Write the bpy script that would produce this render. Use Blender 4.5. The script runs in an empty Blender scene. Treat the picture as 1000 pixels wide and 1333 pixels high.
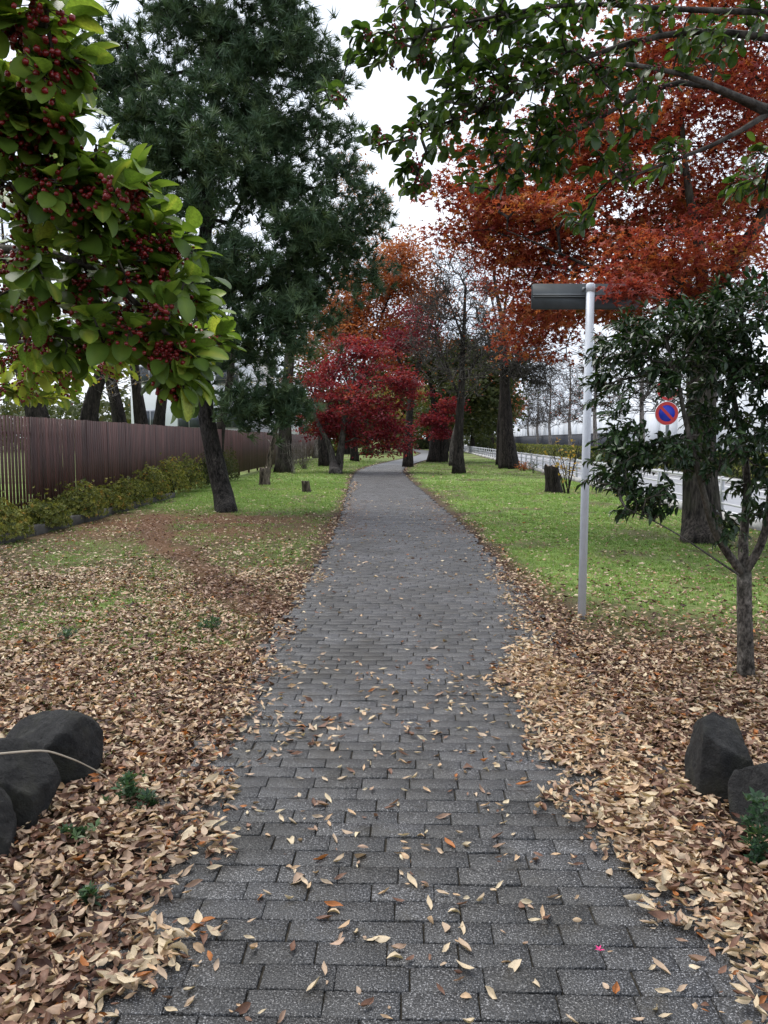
import bpy, math, random
import numpy as np
from mathutils import Matrix, Vector

# ------------------------------------------------------------------ camera
F, CX, CY, CAMH = 1030.0, 500.0, 666.5, 1.5      # focal length in photo pixels (1000 x 1333)
PITCH = math.radians(5.19)
scn = bpy.context.scene
col = scn.collection
cam = bpy.data.cameras.new('camera')
cam.sensor_fit = 'VERTICAL'; cam.sensor_height = 36.0; cam.lens = F / 1333.0 * 36.0
cam.clip_start = 0.05; cam.clip_end = 3000
camo = bpy.data.objects.new('camera', cam); col.objects.link(camo)
camo.location = (0, 0, CAMH); camo.rotation_euler = (math.radians(90) - PITCH, 0, 0)
scn.camera = camo

# ------------------------------------------------------------------ sky, sun, exposure
SUN_EL, SUN_AZ = math.radians(62), math.radians(-50)
world = bpy.data.worlds.new('World'); scn.world = world; world.use_nodes = True
wn, wl = world.node_tree.nodes, world.node_tree.links
wn.clear()
w_out = wn.new('ShaderNodeOutputWorld'); w_bg = wn.new('ShaderNodeBackground')
w_sky = wn.new('ShaderNodeTexSky'); w_sky.sky_type = 'NISHITA'; w_sky.sun_disc = False
w_sky.sun_elevation = SUN_EL; w_sky.sun_rotation = SUN_AZ
w_sky.air_density = 1.0; w_sky.dust_density = 4.0; w_sky.ozone_density = 1.0
w_tc = wn.new('ShaderNodeTexCoord')
w_map = wn.new('ShaderNodeMapping'); w_map.inputs['Scale'].default_value = (1, 1, 2.6)
w_noise = wn.new('ShaderNodeTexNoise'); w_noise.inputs['Scale'].default_value = 2.4
w_noise.inputs['Detail'].default_value = 5
w_ramp = wn.new('ShaderNodeValToRGB')                      # the overcast layer
w_ramp.color_ramp.elements[0].position = .36; w_ramp.color_ramp.elements[0].color = (3.7, 4.15, 5.0, 1)
w_ramp.color_ramp.elements[1].position = .62; w_ramp.color_ramp.elements[1].color = (6.2, 6.5, 7.0, 1)
w_mix = wn.new('ShaderNodeMix'); w_mix.data_type = 'RGBA'; w_mix.inputs['Factor'].default_value = .88
wl.new(w_tc.outputs['Generated'], w_map.inputs[0]); wl.new(w_map.outputs[0], w_noise.inputs['Vector'])
wl.new(w_noise.outputs['Fac'], w_ramp.inputs[0])
wl.new(w_sky.outputs[0], w_mix.inputs[6]); wl.new(w_ramp.outputs[0], w_mix.inputs[7])
wl.new(w_mix.outputs[2], w_bg.inputs[0]); w_bg.inputs[1].default_value = .1
wl.new(w_bg.outputs[0], w_out.inputs[0])
sun = bpy.data.lights.new('sun', 'SUN'); sun.energy = 1.5; sun.angle = math.radians(40); sun.color = (1, .96, .9)
suno = bpy.data.objects.new('sun', sun); col.objects.link(suno)
suno.rotation_euler = (math.radians(90) - SUN_EL, 0, math.pi - SUN_AZ); suno.location = (0, 0, 30)
vs = scn.view_settings
vs.view_transform = 'Standard'; vs.look = 'None'; vs.exposure = 1.2; vs.gamma = 1.0; vs.use_curve_mapping = False
cy = scn.cycles
cy.max_bounces = 7; cy.diffuse_bounces = 4; cy.glossy_bounces = 2; cy.transmission_bounces = 4
cy.transparent_max_bounces = 4; cy.use_denoising = True; cy.caustics_reflective = False; cy.caustics_refractive = False

# ------------------------------------------------------------------ helpers
rng = np.random.default_rng(7)
random.seed(7)
SP, CP = math.sin(PITCH), math.cos(PITCH)

def ray(u, v):
    xc, yc = (u - CX) / F, -(v - CY) / F
    return np.array([xc, CP + yc * SP, -SP + yc * CP])
def G(u, v, z=0.0):                       # photo pixel -> point on the ground
    d = ray(u, v); t = (z - CAMH) / d[2]
    return np.array([d[0] * t, d[1] * t, z])
def AT(u, v, Y):                          # photo pixel -> point on the plane y = Y
    d = ray(u, v); t = Y / d[1]
    return np.array([d[0] * t, Y, CAMH + d[2] * t])
def proj(P):                              # world points (n,3) -> pixel u, v, depth
    P = np.atleast_2d(P)
    dz = P[:, 2] - CAMH
    dep = P[:, 1] * CP - dz * SP; up = P[:, 1] * SP + dz * CP
    dep_s = np.where(np.abs(dep) < 1e-3, 1e-3, dep)
    return CX + F * P[:, 0] / dep_s, CY - F * up / dep_s, dep

def norm(a):
    return a / np.maximum(np.linalg.norm(a, axis=-1, keepdims=True), 1e-9)
def smooth(a, b, x):
    t = np.clip((x - a) / (b - a), 0, 1); return t * t * (3 - 2 * t)
_perm = np.random.default_rng(3).random((64, 64))
def vnoise(x, y, s=1.0):
    x = np.asarray(x) * s + 1000; y = np.asarray(y) * s + 1000
    xi = np.floor(x).astype(int); yi = np.floor(y).astype(int)
    fx = x - xi; fy = y - yi; fx = fx * fx * (3 - 2 * fx); fy = fy * fy * (3 - 2 * fy)
    g = lambda i, j: _perm[(xi + i) % 64, (yi + j) % 64]
    return (g(0, 0) * (1 - fx) + g(1, 0) * fx) * (1 - fy) + (g(0, 1) * (1 - fx) + g(1, 1) * fx) * fy
def fnoise(x, y, s=1.0):
    return .55 * vnoise(x, y, s) + .3 * vnoise(x + 7.3, y - 3.1, s * 2.1) + .15 * vnoise(x - 5, y + 9, s * 4.7)

class MB:
    """collects vertices, faces and a tint value per vertex; becomes one mesh"""
    def __init__(self): self.v, self.f, self.t, self.n = [], {}, [], 0
    def add(self, V, faces, tint=0.5):
        V = np.asarray(V, float).reshape(-1, 3)
        for fa in faces:
            fa = np.asarray(fa, dtype=np.int64)
            if fa.size: self.f.setdefault(fa.shape[1], []).append(fa + self.n)
        self.v.append(V)
        self.t.append(np.broadcast_to(np.asarray(tint, float), (len(V),)))
        self.n += len(V)
        return self
    def scatter(self, tpl, M, T, tint):
        tv, tf = tpl[:2]; k = len(tv); n = len(T)
        if n == 0: return self
        V = np.einsum('nij,kj->nki', M, tv) + T[:, None, :]
        off = (np.arange(n) * k)[:, None, None]
        faces = [(np.asarray(fa)[None] + off).reshape(-1, np.asarray(fa).shape[1]) for fa in tf]
        return self.add(V.reshape(-1, 3), faces, np.repeat(np.broadcast_to(tint, (n,)), k) + (np.tile(tpl[2], n) if len(tpl) > 2 else 0))
    def box(self, c, s, rot=0.0, tint=.5):
        c = np.asarray(c, float); s = np.asarray(s, float) / 2
        q = np.array([[-1,-1,-1],[1,-1,-1],[1,1,-1],[-1,1,-1],[-1,-1,1],[1,-1,1],[1,1,1],[-1,1,1]]) * s
        cr, sr = math.cos(rot), math.sin(rot)
        q = np.stack([q[:,0]*cr - q[:,1]*sr, q[:,0]*sr + q[:,1]*cr, q[:,2]], 1) + c
        return self.add(q, [[[0,3,2,1],[4,5,6,7],[0,1,5,4],[1,2,6,5],[2,3,7,6],[3,0,4,7]]], tint)
    def tube(self, P, R, k=6, cap=True, tint=.5, lump=None):
        P = np.asarray(P, float); m = len(P); R = np.broadcast_to(np.asarray(R, float), (m,))
        T = np.empty_like(P); T[1:-1] = P[2:] - P[:-2]; T[0] = P[1] - P[0]; T[-1] = P[-1] - P[-2]
        T = norm(T)
        ref = np.array([1., 0, 0]) if abs(T[0][0]) < .8 else np.array([0., 1, 0])
        a = np.arange(k) * 2 * math.pi / k; ca, sa = np.cos(a), np.sin(a)
        V = np.empty((m, k, 3))
        for i in range(m):
            ref = ref - T[i] * ref.dot(T[i]); ref = ref / max(np.linalg.norm(ref), 1e-9)
            b = np.cross(T[i], ref)
            V[i] = P[i] + R[i] * (ca[:, None] * ref + sa[:, None] * b) * (1 if lump is None else lump[i][:, None])
        j = np.arange(k); q = []
        for i in range(m - 1):
            q.append(np.stack([i*k + j, i*k + (j+1) % k, (i+1)*k + (j+1) % k, (i+1)*k + j], 1))
        fs = [np.concatenate(q)]
        if cap: fs += [[list(range((m-1)*k, m*k))], [list(range(k-1, -1, -1))]]
        return self.add(V.reshape(-1, 3), fs, tint)
    def mesh(self, name, mat, smooth_=False, origin=(0, 0, 0)):
        me = bpy.data.meshes.new(name)
        V = np.concatenate(self.v) - np.asarray(origin)
        me.vertices.add(len(V)); me.vertices.foreach_set('co', V.astype(np.float32).ravel())
        li, tot = [], []
        for k, lst in self.f.items():
            a = np.concatenate(lst); li.append(a.ravel()); tot.append(np.full(len(a), k))
        li = np.concatenate(li).astype(np.int32); tot = np.concatenate(tot).astype(np.int32)
        st = np.concatenate([[0], np.cumsum(tot)[:-1]]).astype(np.int32)
        me.loops.add(len(li)); me.loops.foreach_set('vertex_index', li)
        me.polygons.add(len(tot)); me.polygons.foreach_set('loop_start', st); me.polygons.foreach_set('loop_total', tot)
        if smooth_: me.polygons.foreach_set('use_smooth', np.ones(len(tot), bool))
        at = me.attributes.new('tint', 'FLOAT', 'POINT')
        at.data.foreach_set('value', np.concatenate(self.t).astype(np.float32))
        me.materials.append(mat); me.update(calc_edges=True)
        return me

def tag(o, label=None, cat=None, group=None, kind=None):
    if label: o['label'] = label
    if cat: o['category'] = cat
    if group: o['group'] = group
    if kind: o['kind'] = kind
    return o
def obj(name, me, loc=(0, 0, 0)):
    o = bpy.data.objects.new(name, me); o.location = loc; col.objects.link(o); return o
def thing(name, label, cat, loc=(0, 0, 0), group=None):
    return tag(obj(name, None, loc), label, cat, group)
def part(name, mb, mat, parent, smooth_=False, kind=None, label=None):
    org = np.zeros(3); p = parent
    while p is not None: org = org + np.array(p.location); p = p.parent
    o = obj(name, mb.mesh(name, mat, smooth_, org)); o.parent = parent
    return tag(o, label, None, None, kind)
def solo(name, mb, mat, label, cat, loc=(0, 0, 0), group=None, smooth_=False):
    return tag(obj(name, mb.mesh(name, mat, smooth_, loc), loc), label, cat, group)

def frames(d, up):
    d = norm(d); y = np.cross(up, d)
    bad = np.linalg.norm(y, axis=1) < 1e-3
    if bad.any(): y[bad] = np.cross(np.array([.3, .9, .1]), d[bad])
    y = norm(y); z = np.cross(d, y)
    return np.stack([d, y, z], 2)
def rand_dirs(n, r=rng): return norm(r.normal(size=(n, 3)))

# ------------------------------------------------------------------ materials
def new_mat(name):
    m = bpy.data.materials.new(name); m.use_nodes = True
    nt = m.node_tree; nt.nodes.clear()
    out = nt.nodes.new('ShaderNodeOutputMaterial'); bs = nt.nodes.new('ShaderNodeBsdfPrincipled')
    nt.links.new(bs.outputs[0], out.inputs[0])
    return m, nt, bs, out
def ramp(nt, stops, src):
    r = nt.nodes.new('ShaderNodeValToRGB'); cr = r.color_ramp
    while len(cr.elements) < len(stops): cr.elements.new(.5)
    for e, (p, c) in zip(cr.elements, stops): e.position = p; e.color = (*c, 1)
    nt.links.new(src, r.inputs[0]); return r.outputs[0]
def noise(nt, scale, detail=4, rough=.55, vec=None, stretch=None, coord='Object'):
    if vec is None:
        tc = nt.nodes.new('ShaderNodeTexCoord'); vec = tc.outputs[coord]
    if stretch:
        mp = nt.nodes.new('ShaderNodeMapping'); mp.inputs['Scale'].default_value = stretch
        nt.links.new(vec, mp.inputs[0]); vec = mp.outputs[0]
    n = nt.nodes.new('ShaderNodeTexNoise'); n.inputs['Scale'].default_value = scale
    n.inputs['Detail'].default_value = detail; n.inputs['Roughness'].default_value = rough
    nt.links.new(vec, n.inputs['Vector']); return n.outputs['Fac']
def attr(nt, name):
    a = nt.nodes.new('ShaderNodeAttribute'); a.attribute_name = name; return a.outputs['Fac']
def mix(nt, a, b, fac, mode='MIX'):
    m = nt.nodes.new('ShaderNodeMix'); m.data_type = 'RGBA'; m.blend_type = mode
    for sock, val in ((m.inputs['Factor'], fac), (m.inputs[6], a), (m.inputs[7], b)):
        if isinstance(val, bpy.types.NodeSocket): nt.links.new(val, sock)
        elif isinstance(val, tuple): sock.default_value = (*val, 1)
        else: sock.default_value = val
    return m.outputs[2]
def bump(nt, bs, h, strength=.4, dist=.02):
    b = nt.nodes.new('ShaderNodeBump'); b.inputs['Strength'].default_value = strength
    b.inputs['Distance'].default_value = dist
    nt.links.new(h, b.inputs['Height']); nt.links.new(b.outputs[0], bs.inputs['Normal'])
def leaf_mat(name, stops, trans=.35, rough=.5, spec=.4, tcol=1.3, mottle=30):
    m, nt, bs, out = new_mat(name)
    c = ramp(nt, stops, attr(nt, 'tint'))
    v = noise(nt, mottle, 2)
    c2 = mix(nt, c, ramp(nt, [(.3, (.62, .62, .62)), (.75, (1.15, 1.15, 1.15))], v), 1.0, 'MULTIPLY')
    nt.links.new(c2, bs.inputs['Base Color'])
    bs.inputs['Roughness'].default_value = rough; bs.inputs['Specular IOR Level'].default_value = spec
    tr = nt.nodes.new('ShaderNodeBsdfTranslucent')
    t2 = mix(nt, c2, (tcol, tcol, tcol * .6), 1.0, 'MULTIPLY'); nt.links.new(t2, tr.inputs[0])
    ms = nt.nodes.new('ShaderNodeMixShader'); ms.inputs[0].default_value = trans
    nt.links.new(bs.outputs[0], ms.inputs[1]); nt.links.new(tr.outputs[0], ms.inputs[2])
    nt.links.new(ms.outputs[0], out.inputs[0])
    return m
def bark_mat(name, dark, light, scale=9, stretch=(1, 1, .18), bstr=.9, bdist=.03, moss=None):
    m, nt, bs, out = new_mat(name)
    n = noise(nt, scale, 8, .75, stretch=stretch)
    n2 = noise(nt, 1.3, 3)
    n4 = noise(nt, scale * 4, 3, .6, stretch=stretch)
    c = ramp(nt, [(.40, tuple(a * .6 for a in dark)), (.50, tuple((a + b) / 2.2 for a, b in zip(dark, light))), (.60, light), (.72, tuple(min(1, a * 1.9) for a in light))], n)
    c = mix(nt, c, ramp(nt, [(.35, (.45, .45, .45)), (.6, (1.2, 1.2, 1.2))], n4), 1.0, 'MULTIPLY')
    c = mix(nt, c, tuple(.55 * a for a in light), ramp(nt, [(.45, (0, 0, 0)), (.65, (.5, .5, .5))], n2))
    if moss: c = mix(nt, c, moss, ramp(nt, [(.5, (0, 0, 0)), (.7, (.55, .55, .55))], noise(nt, 3.1, 4)))
    nt.links.new(c, bs.inputs['Base Color']); bs.inputs['Roughness'].default_value = .9
    bs.inputs['Specular IOR Level'].default_value = .2
    bump(nt, bs, n, bstr, bdist)
    return m
def plain(name, c, rough=.6, metal=0.0, var=.15, scale=6, spec=.4, bstr=0):
    m, nt, bs, out = new_mat(name)
    n = noise(nt, scale, 5, .6)
    k = ramp(nt, [(.3, tuple(a * (1 - var) for a in c)), (.7, tuple(a * (1 + var) for a in c))], n)
    nt.links.new(k, bs.inputs['Base Color']); bs.inputs['Roughness'].default_value = rough
    bs.inputs['Metallic'].default_value = metal; bs.inputs['Specular IOR Level'].default_value = spec
    if bstr: bump(nt, bs, n, bstr, .01)
    return m

# ------------------------------------------------------------------ layout of the ground
_pc = np.array([(-30, -.4), (0, .12), (5, .23), (10.6, .33), (15.6, .26), (23, .05), (31, -.16), (39, -.2), (47, .45),
                (57, 1.75), (66, 3.0), (75, 4.1), (90, 5.3), (110, 5.2), (135, 3.5), (170, 1.5), (260, 0)], float)
def path_x(y):
    y = np.asarray(y, float)
    return (np.interp(y - 2, _pc[:, 0], _pc[:, 1]) + np.interp(y, _pc[:, 0], _pc[:, 1]) + np.interp(y + 2, _pc[:, 0], _pc[:, 1])) / 3
PW = 2.08                                    # width of the paving
def side(x, y): return np.abs(x - path_x(y)) - PW / 2        # metres beyond the paving's edge
def kerb_x(y): return 5.75 + .046 * np.asarray(y, float)    # the roadside kerb
def seg_d(x, y, a, b):
    a, b = np.array(a), np.array(b); d = b - a
    t = np.clip(((x - a[0]) * d[0] + (y - a[1]) * d[1]) / d.dot(d), 0, 1)
    return np.hypot(x - a[0] - t * d[0], y - a[1] - t * d[1])
def trail(x, y):
    d = np.minimum(seg_d(x, y, (-4.4, 15.5), (-3.3, 11.5)), seg_d(x, y, (-3.3, 11.5), (-1.1, 6.8)))
    return 1 - smooth(.1, .45, d + .25 * (vnoise(x, y, 1.7) - .5))
def grass_d(x, y):
    s = side(x, y); n = fnoise(x, y, .55); n2 = fnoise(x + 40, y, 1.6)
    right = (.22 + .78 * smooth(.3, .52, fnoise(x - 20, y + 4, 1.0))) * smooth(4.6, 8.2, y + 3.0 * (n - .5)) * smooth(.12, .6, s + .5 * (n2 - .5))
    right = np.maximum(right, .30 * smooth(3.6, 5.0, y) * smooth(.2, .6, s) * smooth(.4, .6, n2))
    left = (.10 + .16 * smooth(4.3, 5.5, y) + .42 * smooth(7, 11, y) * smooth(.42, .62, n2) + .75 * smooth(15, 20, y) * smooth(.25, .5, n)) * smooth(.1, .5, s + .4 * (n2 - .5))
    left = np.maximum(left, .75 * smooth(4.0, 6, y) * smooth(.48, .62, n2) * smooth(.3, .9, s))
    left = left * (1 - .62 * smooth(6.5, 9, y) * (1 - smooth(15, 18, y))) * (1 - .95 * trail(x, y)) * (1 - .8 * needle_d(x, y))
    far = 1 - .45 * smooth(24, 40, y)
    return np.clip(np.where(x > path_x(y), right, left), 0, 1) * far * smooth(-.05, .1, s) * (x < kerb_x(y) - .25)
def needle_d(x, y):
    n = fnoise(x, y, .8)
    a = np.exp(-(((x + 3.6) / 2.4) ** 2 + ((y - 14.2) / 2.6) ** 2))
    return np.clip(1.25 * a * smooth(.28, .55, n + .1), 0, 1)
def litter_d(x, y):
    s = side(x, y); n = fnoise(x + 11, y + 5, .6)
    edge = np.exp(-(np.maximum(s, 0) / (.30 + .25 * (n - .5))) ** 2)
    right = np.maximum(1 - smooth(4.6, 8.6, y + 2.5 * (n - .5)), .16)
    left = np.maximum(1 - smooth(5.6, 14.5, y + 3.5 * (n - .5)), .26) * (1 - .5 * smooth(.5, .66, fnoise(x + 3, y - 8, 1.1)) * smooth(4.2, 6.5, y))
    base = np.where(x > path_x(y), right, left)
    m = smooth(-.12, .14, drift(x, y) + .20 * (vnoise(x, y, 4.3) - .5) + .16 * (vnoise(x, y, 12.0) - .5))
    return np.clip(np.maximum(base, .8 * edge), 0, 1) * m * (x < kerb_x(y) - .1)
_le = np.array([G(u, v)[:2] for u, v in [(120, 1420), (160, 1320), (176, 1288), (228, 1232), (240, 1192), (264, 1136), (280, 1080), (276, 1020), (292, 968), (318, 920), (356, 880), (352, 850), (385, 800), (408, 760), (424, 720), (441, 690), (455, 660), (461, 640), (469, 625)]])
_re = np.array([G(u, v)[:2] for u, v in [(1100, 1420), (985, 1320), (950, 1292), (912, 1230), (880, 1200), (842, 1150), (775, 1115), (738, 1065), (745, 1025), (702, 985), (706, 940), (655, 890), (668, 850), (668, 800), (655, 760), (636, 720), (612, 690), (583, 660), (556, 640), (540, 625)]])
def drift(x, y):                             # metres from the drift's ragged inner edge, + inside the drift
    l = np.interp(y, _le[:, 1], _le[:, 0]); r_ = np.interp(y, _re[:, 1], _re[:, 0])
    d = np.where(x < path_x(y), l - x, x - r_)
    return np.where(y > 28, side(x, y), d)
def ground_z(x, y):
    s = side(x, y)
    z = .028 * smooth(-.02, .35, s) + smooth(.2, 1.5, s) * (.07 * (fnoise(x, y, .45) - .5) + .03 * (vnoise(x, y, 2.2) - .5)) * (1 - smooth(60, 90, y) * .8)
    return np.where(x > kerb_x(y) - .05, -.03, z * smooth(0, .5, kerb_x(y) - x) )

# ------------------------------------------------------------------ ground sheet
def steps(a, b, s0, g):
    o = [a]; s = s0
    while o[-1] < b: o.append(o[-1] + s); s *= g
    return np.array(o)
gy = np.concatenate([-steps(0, 60, .5, 1.35)[::-1], steps(.15, 2200, .17, 1.017)])
gxr = steps(0, 2000, .13, 1.0); gxr = steps(0, 7, .16, 1.0)
gx = np.concatenate([-steps(7, 1800, .2, 1.16)[::-1], -gxr[1:-1][::-1], gxr[:-1], steps(7, 1800, .2, 1.16)])
gx = np.unique(gx)
GX, GY = np.meshgrid(gx, gy)
gv = np.stack([GX, GY, ground_z(GX, GY)], 2).reshape(-1, 3)
nx, ny = len(gx), len(gy)
ii = (np.arange(ny - 1)[:, None] * nx + np.arange(nx - 1)[None]).ravel()
gm = MB(); gm.add(gv, [np.stack([ii, ii + 1, ii + 1 + nx, ii + nx], 1)])
m, nt, bs, out = new_mat('turf and soil')
n_f = noise(nt, 55, 5, .7); n_m = noise(nt, 7, 4); n_s = noise(nt, 1.1, 4)
soil = ramp(nt, [(.3, (.035, .024, .017)), (.55, (.085, .058, .04)), (.8, (.16, .115, .085))], n_f)
strw = ramp(nt, [(.3, (.10, .05, .026)), (.7, (.25, .135, .075))], n_f)
gras = ramp(nt, [(.25, (.10, .155, .04)), (.5, (.20, .30, .08)), (.8, (.33, .42, .15))], n_f)
gras = mix(nt, gras, (.22, .19, .09), ramp(nt, [(.5, (0, 0, 0)), (.72, (.5, .5, .5))], n_m))
litc = ramp(nt, [(.3, (.018, .011, .008)), (.55, (.06, .036, .025)), (.8, (.20, .13, .09))], noise(nt, 38, 3, .7))  # darkened so the colour gives shade in the gaps between leaves
c = mix(nt, soil, strw, attr(nt, 'needle')); c = mix(nt, c, litc, attr(nt, 'litter')); c = mix(nt, c, gras, attr(nt, 'grass'))
nt.links.new(c, bs.inputs['Base Color']); bs.inputs['Roughness'].default_value = .95; bs.inputs['Specular IOR Level'].default_value = .15
bump(nt, bs, n_f, .7, .03)
ground = obj('ground', gm.mesh('ground', m, True)); tag(ground, kind='structure')
x, y = gv[:, 0], gv[:, 1]
for nm, fn in (('grass', grass_d), ('litter', lambda x, y: .85 * litter_d(x, y)), ('needle', lambda x, y: np.maximum(needle_d(x, y), .75 * trail(x, y)))):
    a = ground.data.attributes.new(nm, 'FLOAT', 'POINT'); a.data.foreach_set('value', fn(x, y).astype(np.float32))

def strip(fl, fr, ys, z):
    ys = np.asarray(ys, float); n = len(ys); mb = MB()
    L = np.stack([fl(ys), ys, np.full(n, z)], 1); R = np.stack([fr(ys), ys, np.full(n, z)], 1)
    i = np.arange(n - 1)
    return mb.add(np.concatenate([L, R]), [np.stack([i, i + n, i + n + 1, i + 1], 1)])

# ------------------------------------------------------------------ brick path
m_bed = plain('dark joint sand', (.034, .029, .021), .95, var=.6, scale=40)
m, nt, bs, out = new_mat('granite grey paver')
geo = nt.nodes.new('ShaderNodeNewGeometry'); pos = geo.outputs['Position']
sp = noise(nt, 190, 3, .75, vec=pos); sp2 = noise(nt, 110, 3, .6, vec=pos); bl = noise(nt, 1.6, 4, vec=pos)
c = ramp(nt, [(.37, (.009, .009, .0096)), (.50, (.030, .031, .033)), (.58, (.075, .077, .081)), (.65, (.42, .42, .43))], sp)
c = mix(nt, c, ramp(nt, [(.0, (.72, .71, .70)), (.5, (.95, .95, .96)), (1, (1.22, 1.20, 1.18))], attr(nt, 'tint')), 1.0, 'MULTIPLY')
c = mix(nt, c, ramp(nt, [(.35, (.62, .60, .55)), (.65, (1.25, 1.25, 1.26))], bl), 1.0, 'MULTIPLY')
c = mix(nt, c, (.030, .026, .018), ramp(nt, [(.56, (0, 0, 0)), (.70, (.75, .75, .75))], noise(nt, 5.5, 6, .7, vec=pos)))
nt.links.new(c, bs.inputs['Base Color']); bs.inputs['Roughness'].default_value = .42; bs.inputs['Specular IOR Level'].default_value = .5
bump(nt, bs, sp2, .8, .009); m_brick = m
m, nt, bs, out = new_mat('far grey paving')
geo = nt.nodes.new('ShaderNodeNewGeometry')
c = ramp(nt, [(.3, (.075, .076, .08)), (.7, (.13, .132, .138))], noise(nt, 9, 5, .7, vec=geo.outputs['Position']))
nt.links.new(c, bs.inputs['Base Color']); bs.inputs['Roughness'].default_value = .6; m_farpave = m

path = tag(obj('brick_path', strip(lambda y: path_x(y) - PW / 2, lambda y: path_x(y) + PW / 2, np.concatenate([np.arange(-6, 48, .5)]), .021).mesh('brick_path', m_bed)), kind='structure')
farpath = strip(lambda y: path_x(y) - PW / 2, lambda y: path_x(y) + PW / 2, np.arange(47, 200, .6), .03)
part('far_paving', farpath, m_farpave, path)
BL, BW = .205, .103
def brick_tpl(l, w, h=.026, ch=.003):
    q = lambda a, b, z: [[-a, -b, z], [a, -b, z], [a, b, z], [-a, b, z]]
    V = np.array(q(l/2, w/2, 0) + q(l/2, w/2, h - ch) + q(l/2 - ch, w/2 - ch, h))
    Fq = [[8, 9, 10, 11]]
    for b in (0, 4):
        for i in range(4): Fq.append([b + i, b + (i + 1) % 4, b + 4 + (i + 1) % 4, b + 4 + i])
    return V, [np.array(Fq)]
brick_tp = brick_tpl(BL - .0045, BW - .0045)
half_tp = brick_tpl(BL / 2 - .0045, BW - .0045)
rows = np.arange(.6, 47.5, BW)
pieces = []
for ri, yy in enumerate(rows):
    px = float(path_x(yy)); ang = math.atan2(float(path_x(yy + .5) - path_x(yy - .5)), 1.0) * .4 + .018
    off = (0, .5, .30, .78, .12, .62)[ri % 6] * BL + rng.normal(0, .012)
    nb = int(PW / BL)
    for k in range(nb + 1):
        lx = -PW / 2 + (k + .5) * BL - (off % BL)
        half = False
        if lx - BL / 2 < -PW / 2 - .06: lx = lx + BL / 4; half = True
        if lx + BL / 2 > PW / 2 + .06: lx = lx - BL / 4; half = True
        if lx + BL / 4 > PW / 2 + .09: continue
        pieces.append((px + lx + rng.normal(0, .0015), yy - lx * math.sin(ang) + rng.normal(0, .0016), -ang, half))
var_mesh = {}
for h in (False, True):
    for t in range(7):
        mb = MB(); tp = half_tp if h else brick_tp; mb.add(tp[0], tp[1], t / 6); var_mesh[h, t] = mb.mesh('brick', m_brick)
pieces.sort(key=lambda p: p[1])
vis = []
rest = []
for p in pieces:
    u, v, d = proj(np.array([p[0], p[1], .03]))
    (vis if (len(vis) < 300 and -60 < u[0] < 1060 and v[0] < 1380) else rest).append(p)
for p in vis:
    o = obj('brick', var_mesh[p[3], min(6, max(0, int(rng.normal(3, 1.4))))], (p[0], p[1], .006 + rng.normal(0, .0014)))
    o.rotation_euler = (rng.normal(0, .007), rng.normal(0, .006), p[2] + rng.normal(0, .011)); o.parent = path
mb = MB()
for h in (False, True):
    ps = [p for p in rest if p[3] == h]
    if not ps: continue
    n = len(ps); a = np.array([p[2] for p in ps]) + rng.normal(0, .006, n)
    M = np.zeros((n, 3, 3)); M[:, 0, 0] = np.cos(a); M[:, 0, 1] = -np.sin(a); M[:, 1, 0] = np.sin(a); M[:, 1, 1] = np.cos(a); M[:, 2, 2] = 1
    M[:, 2, 0] = rng.normal(0, .006, n); M[:, 2, 1] = rng.normal(0, .008, n)
    T = np.array([[p[0], p[1], .006] for p in ps]); T[:, 2] += rng.normal(0, .0014, n)
    mb.scatter(half_tp if h else brick_tp, M, T, np.clip(rng.normal(.5, .22, n), 0, 1))
part('further_bricks', mb, m_brick, path, kind='stuff')

# ------------------------------------------------------------------ road, kerb, markings
ROADW = 4.9
ys_r = np.arange(-20, 420, 4.0)
m, nt, bs, out = new_mat('damp asphalt')
c = ramp(nt, [(.3, (.20, .20, .215)), (.7, (.28, .28, .30))], noise(nt, 30, 4, .7))
nt.links.new(c, bs.inputs['Base Color'])
rr = ramp(nt, [(.35, (.28, .28, .28)), (.65, (.45, .45, .45))], noise(nt, .5, 3)); nt.links.new(rr, bs.inputs['Roughness'])
tag(obj('road', strip(lambda y: kerb_x(y) + .1, lambda y: kerb_x(y) + ROADW, ys_r, .0).mesh('road', m)), kind='structure')
m_conc = plain('pale concrete', (.42, .42, .41), .85, var=.25, scale=9, bstr=.3)
m_white = plain('white road paint', (.7, .7, .7), .6, var=.1, scale=20)
road_line = strip(lambda y: kerb_x(y) + .62, lambda y: kerb_x(y) + .77, ys_r, .005)
tag(obj('road_marking', road_line.mesh('road_marking', m_white)), kind='structure')
road_line = strip(lambda y: kerb_x(y) + ROADW - .75, lambda y: kerb_x(y) + ROADW - .6, ys_r, .005)
tag(obj('road_marking', road_line.mesh('road_marking', m_white)), kind='structure')
def kerb(xf, ya, yb, w, h, mat, gap, name='kerb', zb=-.06):
    root = tag(obj(name, None, (float(xf(ya)), ya, 0)), kind='structure')
    y = ya
    while y < yb:
        L = gap * (1 if y < 45 else 4)
        mb = MB(); a = math.atan2(float(xf(y + L) - xf(y)), L)
        mb.box((float(xf(y + L / 2)), y + L / 2, (h + zb) / 2), (w, L - .012, h - zb + rng.normal(0, .003)), -a)
        part('kerbstone', mb, mat, root); y += L
kerb(lambda y: kerb_x(y), 4, 120, .18, .15, m_conc, 1.0)
kerb(lambda y: kerb_x(y) + ROADW + .1, 8, 140, .18, .15, m_conc, 2.0)
m_walk = plain('pavement concrete', (.30, .30, .30), .8, var=.15, scale=5)
tag(obj('pavement', strip(lambda y: kerb_x(y) + ROADW + .19, lambda y: kerb_x(y) + ROADW + 9, ys_r, .11).mesh('pavement', m_walk)), kind='structure')

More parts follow.
